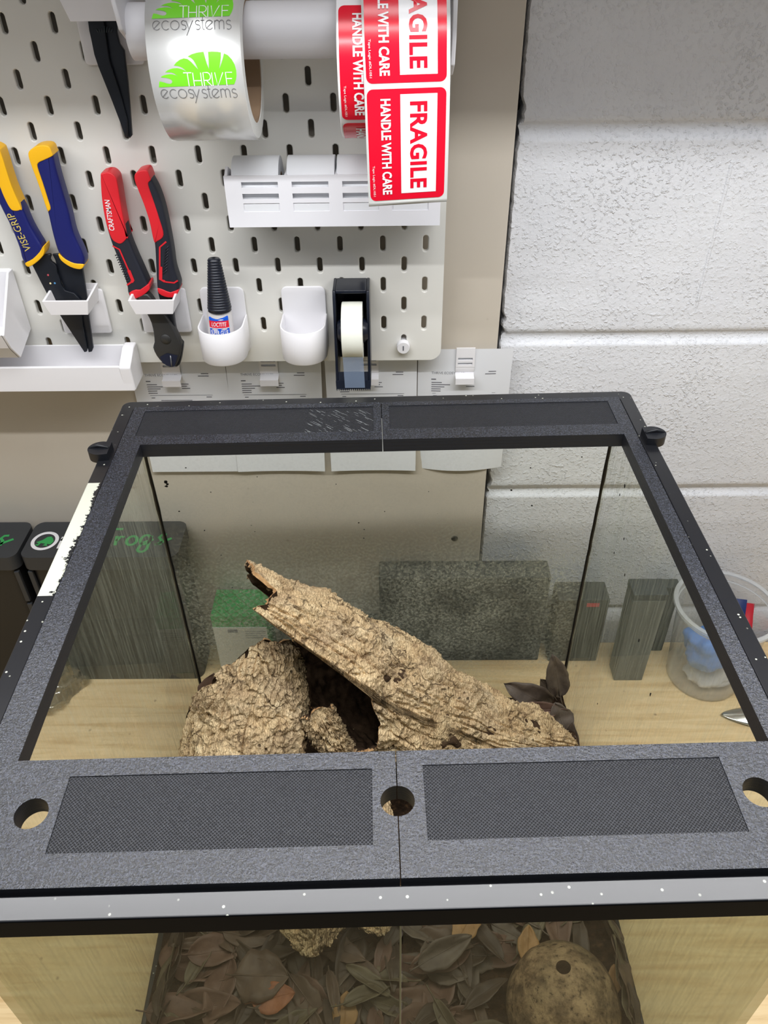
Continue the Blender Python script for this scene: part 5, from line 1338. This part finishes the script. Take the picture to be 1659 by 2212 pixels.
REF = (0.0, -0.745, 0.667)
def lerp_tab(tab):
    def f(a):
        a = a % 360
        for (x0, y0), (x1, y1) in zip(tab, tab[1:]):
            if x0 <= a <= x1:
                k = (a - x0) / (x1 - x0); k = k * k * (3 - 2 * k); return y0 + (y1 - y0) * k
        return tab[-1][1]
    return f
LOGP = [(0.432, 0.105, 0.076), (0.372, 0.107, 0.101), (0.306, 0.104, 0.130), (0.240, 0.109, 0.178), (0.190, 0.109, 0.219), (0.148, 0.107, 0.260), (0.084, 0.1015, 0.328)]
LOGR = [0.024, 0.041, 0.053, 0.063, 0.064, 0.058, 0.039]
LOGT = lerp_tab([(0, 1.0), (40, 0.99), (62, 0.94), (86, 0.955), (101, 0.965), (109, 0.66), (125, 0.59), (150, 0.56), (180, 0.545), (205, 0.56), (228, 0.62), (246, 0.68), (262, 0.74), (285, 0.79), (310, 0.88), (335, 0.97), (360, 1.0)])
bark('cork_log', LOGP, LOGR, REF, 0, 360, LOGT, 330, 400, 0.008, 1.0, 'long hollow cork bark log leaning from the right rear corner up to the left', wob=0.018, edge=0.01, lump=0.009)
bark('cork_slab', [(0.078, 0.215, 0.078), (0.082, 0.170, 0.135), (0.092, 0.128, 0.190), (0.104, 0.098, 0.236), (0.108, 0.082, 0.262)], [0.066, 0.066, 0.060, 0.050, 0.036], (1, 0, 0), -8, 188,
     lerp_tab([(0, 0.80), (40, 0.96), (70, 1.0), (95, 0.90), (120, 0.74), (140, 0.62), (165, 0.50), (188, 0.42), (352, 0.78), (360, 0.80)]), 220, 240, 0.009, 2.0,
     'broad curved cork bark slab leaning in the left of the terrarium', wob=0.05, edge=0.01)
bark('cork_chip', [(0.192, 0.150, 0.112), (0.182, 0.146, 0.142), (0.170, 0.142, 0.178), (0.157, 0.136, 0.214)], [0.018, 0.020, 0.020, 0.016], (1, 0, -0.3), -30, 190,
     lerp_tab([(0, 0.85), (60, 1.0), (120, 0.95), (190, 0.8), (330, 0.85), (360, 0.85)]), 90, 100, 0.007, 3.0, 'small curled cork chip between the slab and the mouth of the log', wob=0.06, lump=0.005)
bark('cork_piece', [(0.045, 0.070, 0.062), (0.040, 0.095, 0.090), (0.036, 0.112, 0.112)], [0.018, 0.022, 0.012], (1, 0, 0), 0, 360, lerp_tab([(0, 1), (360, 1)]), 60, 80, 0.007, 4.0,
     'small dark cork piece against the left pane beside the slab', lump=0.004)
bark('cork_piece', [(0.150, 0.165, 0.150), (0.152, 0.225, 0.122), (0.156, 0.280, 0.098), (0.160, 0.316, 0.084)], [0.040, 0.042, 0.038, 0.022], (1, 0, 0), 10, 170,
     lerp_tab([(0, 0.75), (50, 0.9), (90, 1.0), (130, 0.9), (170, 0.7), (360, 0.75)]), 110, 110, 0.009, 5.0, 'pale cork piece jutting out low behind the glass doors', lump=0.006, wob=0.12)
bark('cork_piece', [(0.205, 0.170, 0.150), (0.212, 0.225, 0.112), (0.216, 0.275, 0.086), (0.218, 0.298, 0.078)], [0.022, 0.026, 0.024, 0.016], (1, 0, 0), 0, 180,
     lerp_tab([(0, 0.75), (90, 1.0), (180, 0.8), (360, 0.75)]), 90, 90, 0.008, 6.0, 'grooved cork piece at the door seam, behind the glass doors', lump=0.004, wob=0.1)

# ---- coconut hide
def coconut():
    c = (0.3805, 0.350, 0.046)
    bm = bmesh.new(); n, m = 72, 40; A, H = 0.0505, 0.0585
    ha, hh = R(-60), 0.0
    vs = []; inn = []
    hole = Vector((-0.08, 0.24, 0.97)).normalized(); hrad = 0.125
    for i in range(m + 1):
        ph = math.pi / 2 * i / m
        for k in range(n):
            q = 2 * math.pi * k / n; d = Vector((math.sin(ph) * math.cos(q), math.sin(ph) * math.sin(q), math.cos(ph)))
            vs.append(d)
    for s, off in ((1.0, 0), (0.93, 1)):
        for d in vs:
            ang = math.acos(max(-1, min(1, d.dot(hole)))); e = d
            if ang < hrad * 1.0:
                t_ = (d - hole * d.dot(hole)); t_ = t_.normalized() if t_.length > 1e-6 else Vector((1, 0, 0)); e = (hole * math.cos(hrad) + t_ * math.sin(hrad))
            p = Vector((e.x * A, e.y * A * 1.06, e.z * H)) * s * (1 + 0.02 * noise.noise(e * 3)) * (1 + 0.006 * noise.noise(e * 16))
            inn.append((p, ang < hrad * 0.999))
    N = len(vs); fs = []
    for o in (0, N):
        for i in range(m):
            for k in range(n):
                k2 = (k + 1) % n; f = (o + i * n + k, o + i * n + k2, o + (i + 1) * n + k2, o + (i + 1) * n + k)
                if all(inn[x][1] for x in f): continue
                fs.append(f)
    mb = MB()
    w0 = tw(*c)
    mb.add([p for p, _ in inn], fs)
    root = empty('coconut_hide', w0, TA, 'half coconut shell hide with one round hole on the leaf litter by the right pane', 'coconut shell')
    o = mb.build('shell', m_coco, root, smooth=True)
    MB().lathe([(hrad * A * 1.06, -0.004), (hrad * A * 1.00, 0.0002), (hrad * A * 0.93, -0.0005), (hrad * A * 0.92, -0.004)], (0, 0, 0), 32).build('hole_rim', m_barkin, root, smooth=True)
    r_ = [ch for ch in root.children if ch.name.startswith('hole_rim')][0]; hp = Vector((hole.x * A, hole.y * A * 1.06, hole.z * H)) * 0.995
    r_.location = hp; r_.rotation_euler = Vector((hole.x / A, hole.y / (A * 1.06), hole.z / H)).to_track_quat('Z', 'Y').to_euler()
coconut()

# ---- fallen leaves
def leaf_mesh(name, L, Wd, fold, curl, twist, mat, seed, tip=1.5, stem=0.2, lobed=0.0):
    n, m = 16, 8; vs = []
    for i in range(n + 1):
        t = i / n; w = Wd / 2 * (math.sin(math.pi * t ** 0.85) ** 0.75 if 0 < t < 1 else 0.0) * (1 - 0.25 * t * (tip - 1)) * (1 + lobed * math.sin(t * 22 + seed)) + 0.0004
        w *= 1 + 0.16 * noise.noise(Vector((t * 6, seed, 0)))
        for j in range(m + 1):
            s = j / m * 2 - 1
            z = fold * abs(s) * w + curl * L * ((t - 0.5) ** 2 - 0.25) + 0.12 * Wd * noise.noise(Vector((t * 3.5, s * 1.8, seed))) + 0.0006 * (1 if j == m // 2 else 0) + twist * s * w * (t - 0.5)
            vs.append((t * L - L * 0.5, s * w, z))
    fs = [(i * (m + 1) + j, i * (m + 1) + j + 1, (i + 1) * (m + 1) + j + 1, (i + 1) * (m + 1) + j) for i in range(n) for j in range(m)]
    mb = MB().add(vs, fs)
    mid = [Vector(vs[i * (m + 1) + m // 2]) for i in range(n + 1)]
    st = [mid[0] + Vector((-L * stem, 0, L * stem * 0.25)), mid[0] + Vector((-L * stem * 0.4, 0, 0.0005))] + [p + Vector((0, 0, 0.0003)) for p in mid[:-1]]
    mb.tube(st, [0.0007] * 2 + [0.0007 * (1 - k / n) + 0.00015 for k in range(n)], 5)
    me_o = mb.build(name, mat, smooth=True, fix=False)
    md = me_o.modifiers.new('thick', 'SOLIDIFY'); md.thickness = 0.0004
    return me_o
def put_leaf(o, pos, rz, tilt=0.0, roll=0.0):
    o.location = pos; o.rotation_euler = (Matrix.Rotation(rz, 3, 'Z') @ Matrix.Rotation(tilt, 3, 'Y') @ Matrix.Rotation(roll, 3, 'X')).to_euler()
def stand_leaf(o, a, b, face):
    """o's stem end at a, tip at b, upper face turned to face (world points)"""
    x = (b - a).normalized(); z = (face - x * face.dot(x)).normalized(); y = z.cross(x)
    o.location = (a + b) / 2; o.rotation_euler = Matrix((x, y, z)).transposed().to_euler()
TOCAM = Vector((0, -0.8, 0.6))
rl = random.Random(21)
PROT = []
for i in range(12):
    L = rl.uniform(0.034, 0.062); o = leaf_mesh('dry_leaf', L, L * rl.uniform(0.30, 0.52), rl.uniform(-0.45, 0.65), rl.uniform(-0.5, 0.7), rl.uniform(-1.3, 1.3), LEAFM[i % 5], i * 3.1, 1.5, rl.uniform(0.05, 0.3), 0.10 if i % 4 == 1 else 0.0)
    PROT.append(o)
LL, LG = 'dry brown leaf lying in the leaf litter on the terrarium floor', 'leaf litter'
used = set(); placed = []
def litter(u, v, lift, k=None, tilt=None):
    k = rl.randrange(12) if k is None else k
    if k not in used: o = PROT[k]; used.add(k)
    else: o = PROT[k].copy(); COL.objects.link(o)
    pos = tw(u, v, HG(u, v) + lift)
    put_leaf(o, pos, rl.uniform(0, 2 * math.pi), tilt if tilt is not None else rl.uniform(-0.28, 0.28), rl.uniform(-0.35, 0.35))
    tag(o, LL, 'leaf', LG); placed.append(o); return o
cnt = 0
for r in range(11):
    for q in range(17):
        u = 0.036 + (0.420 - 0.036) * (q + rl.uniform(0.1, 0.9)) / 17; v = 0.258 + 0.138 * (r + rl.uniform(0, 1)) / 11
        if (u - 0.3805) ** 2 + (v - 0.350) ** 2 < 0.060 ** 2: continue
        litter(u, v, 0.005 + 0.013 * rl.random())
# leaves pressed on edge along the side panes
for k in range(9):
    v = 0.272 + 0.013 * k
    o = litter(0.4330, v, 0.016 + 0.005 * rl.random()); o.rotation_euler = (Matrix.Rotation(TA + R(90) + rl.uniform(-0.3, 0.3), 3, 'Z') @ Matrix.Rotation(rl.uniform(-0.4, 0.4), 3, 'Y') @ Matrix.Rotation(R(60) + rl.uniform(-0.2, 0.2), 3, 'X')).to_euler()
for k in range(7):
    v = 0.268 + 0.016 * k
    o = litter(0.0265, v, 0.016 + 0.004 * rl.random()); o.rotation_euler = (Matrix.Rotation(TA + R(90) + rl.uniform(-0.2, 0.2), 3, 'Z') @ Matrix.Rotation(rl.uniform(-0.3, 0.3), 3, 'Y') @ Matrix.Rotation(R(-58) + rl.uniform(-0.2, 0.2), 3, 'X')).to_euler()
for i, o in enumerate(PROT):
    if i not in used: litter(0.1 + 0.02 * i, 0.3, 0.012, i)

def single(a, b, Wd, mat, label, fold=0.2, curl=0.1, twist=0.0, seed=1.0, face=None, stem=0.15):
    A, B = tw(*a), tw(*b); o = leaf_mesh('dry_leaf', (B - A).length, Wd, fold, curl, twist, mat, seed, 1.3, stem)
    stand_leaf(o, A, B, face if face is not None else TOCAM); tag(o, label, 'leaf', LG); return o
single((0.436, 0.034, 0.082), (0.4195, 0.030, 0.152), 0.028, LEAFM[0], 'tall grey-brown leaf standing upright in the right rear corner', 0.25, 0.08, 0.2, 2.0)
single((0.428, 0.036, 0.085), (0.409, 0.034, 0.116), 0.018, LEAFM[2], 'short dark leaf against the foot of the tall upright leaf', 0.3, 0.1, 0.2, 3.0)
single((0.424, 0.046, 0.084), (0.366, 0.040, 0.116), 0.034, LEAFM[2], 'dark arched leaf behind the right end of the cork log', 0.5, -0.4, 0.3, 4.0)
single((0.428, 0.060, 0.094), (0.366, 0.056, 0.090), 0.024, LEAFM[3], 'reddish folded leaf lying below the dark arched leaf', 0.6, -0.2, 0.2, 5.0)
single((0.436, 0.074, 0.070), (0.422, 0.060, 0.104), 0.030, LEAFM[0], 'grey curled leaf hanging in the corner right of the reddish folded leaf', 0.2, 0.3, 0.3, 6.0)
single((0.4405, 0.105, 0.052), (0.4385, 0.082, 0.098), 0.022, LEAFM[2], 'dark leaf on edge against the right pane beside the log end', 0.3, 0.1, 0.2, 7.0, Vector((-0.75, -0.5, 0.4)))
single((0.4390, 0.100, 0.060), (0.4380, 0.100, 0.098), 0.018, LEAFM[1], 'split brown leaf standing on edge at the end of the cork log', 0.4, 0.2, 0.4, 8.0, Vector((-0.7, -0.6, 0.4)))
single((0.352, 0.048, 0.086), (0.328, 0.044, 0.110), 0.024, LEAFM[0], 'small grey leaf peeping over the middle of the cork log', 0.4, 0.1, 0.1, 9.0)
single((0.334, 0.040, 0.108), (0.290, 0.036, 0.116), 0.020, LEAFM[3], 'brown rolled leaf lying along the top edge of the cork log', 0.9, -0.2, 0.1, 10.0)
single((0.022, 0.035, 0.078), (0.034, 0.024, 0.128), 0.032, LEAFM[3], 'rust-brown leaf standing in the left rear corner behind the slab', 0.3, 0.2, 0.3, 11.0)
single((0.046, 0.034, 0.082), (0.022, 0.030, 0.096), 0.016, m_leafrust, 'small rust-coloured curl of leaf at the foot of the left rear corner', 0.6, -0.3, 0.2, 12.0)
single((0.352, 0.320, 0.068), (0.357, 0.290, 0.076), 0.020, m_leaftan, 'tan leaf lit from above, behind the coconut hide', 0.15, 0.1, 0.1, 13.0, Vector((0, -0.3, 1)))
single((0.310, 0.272, 0.078), (0.286, 0.306, 0.074), 0.024, m_leaftan, 'tan leaf just under the front frame, right of the door seam', 0.2, 0.1, 0.1, 14.0, Vector((0, -0.3, 1)))
single((0.186, 0.368, 0.062), (0.188, 0.338, 0.066), 0.022, m_leaftan, 'pointed tan leaf left of the door seam at the bottom', 0.15, 0.05, 0.1, 15.0, Vector((0, -0.2, 1)))
single((0.104, 0.344, 0.064), (0.142, 0.338, 0.068), 0.026, m_leafrust, 'rust-coloured leaf below the big round leaf', 0.15, 0.2, 0.1, 16.0, Vector((0, -0.2, 1)))
single((0.086, 0.322, 0.066), (0.136, 0.326, 0.070), 0.046, LEAFM[1], 'big rounded brown leaf lying flat left of the pale cork piece', 0.05, 0.05, 0.0, 17.0, Vector((0, -0.1, 1)))
single((0.252, 0.322, 0.074), (0.302, 0.302, 0.086), 0.024, LEAFM[0], 'long grey leaf folded along its middle, right of the door seam', 0.5, 0.15, 0.2, 18.0, Vector((0.2, -0.5, 1)))
single((0.426, 0.345, 0.060), (0.430, 0.322, 0.066), 0.012, m_leaftan, 'narrow pale leaf squeezed between coconut hide and right pane', 0.2, 0.1, 0.1, 19.0, Vector((0, -0.3, 1)))
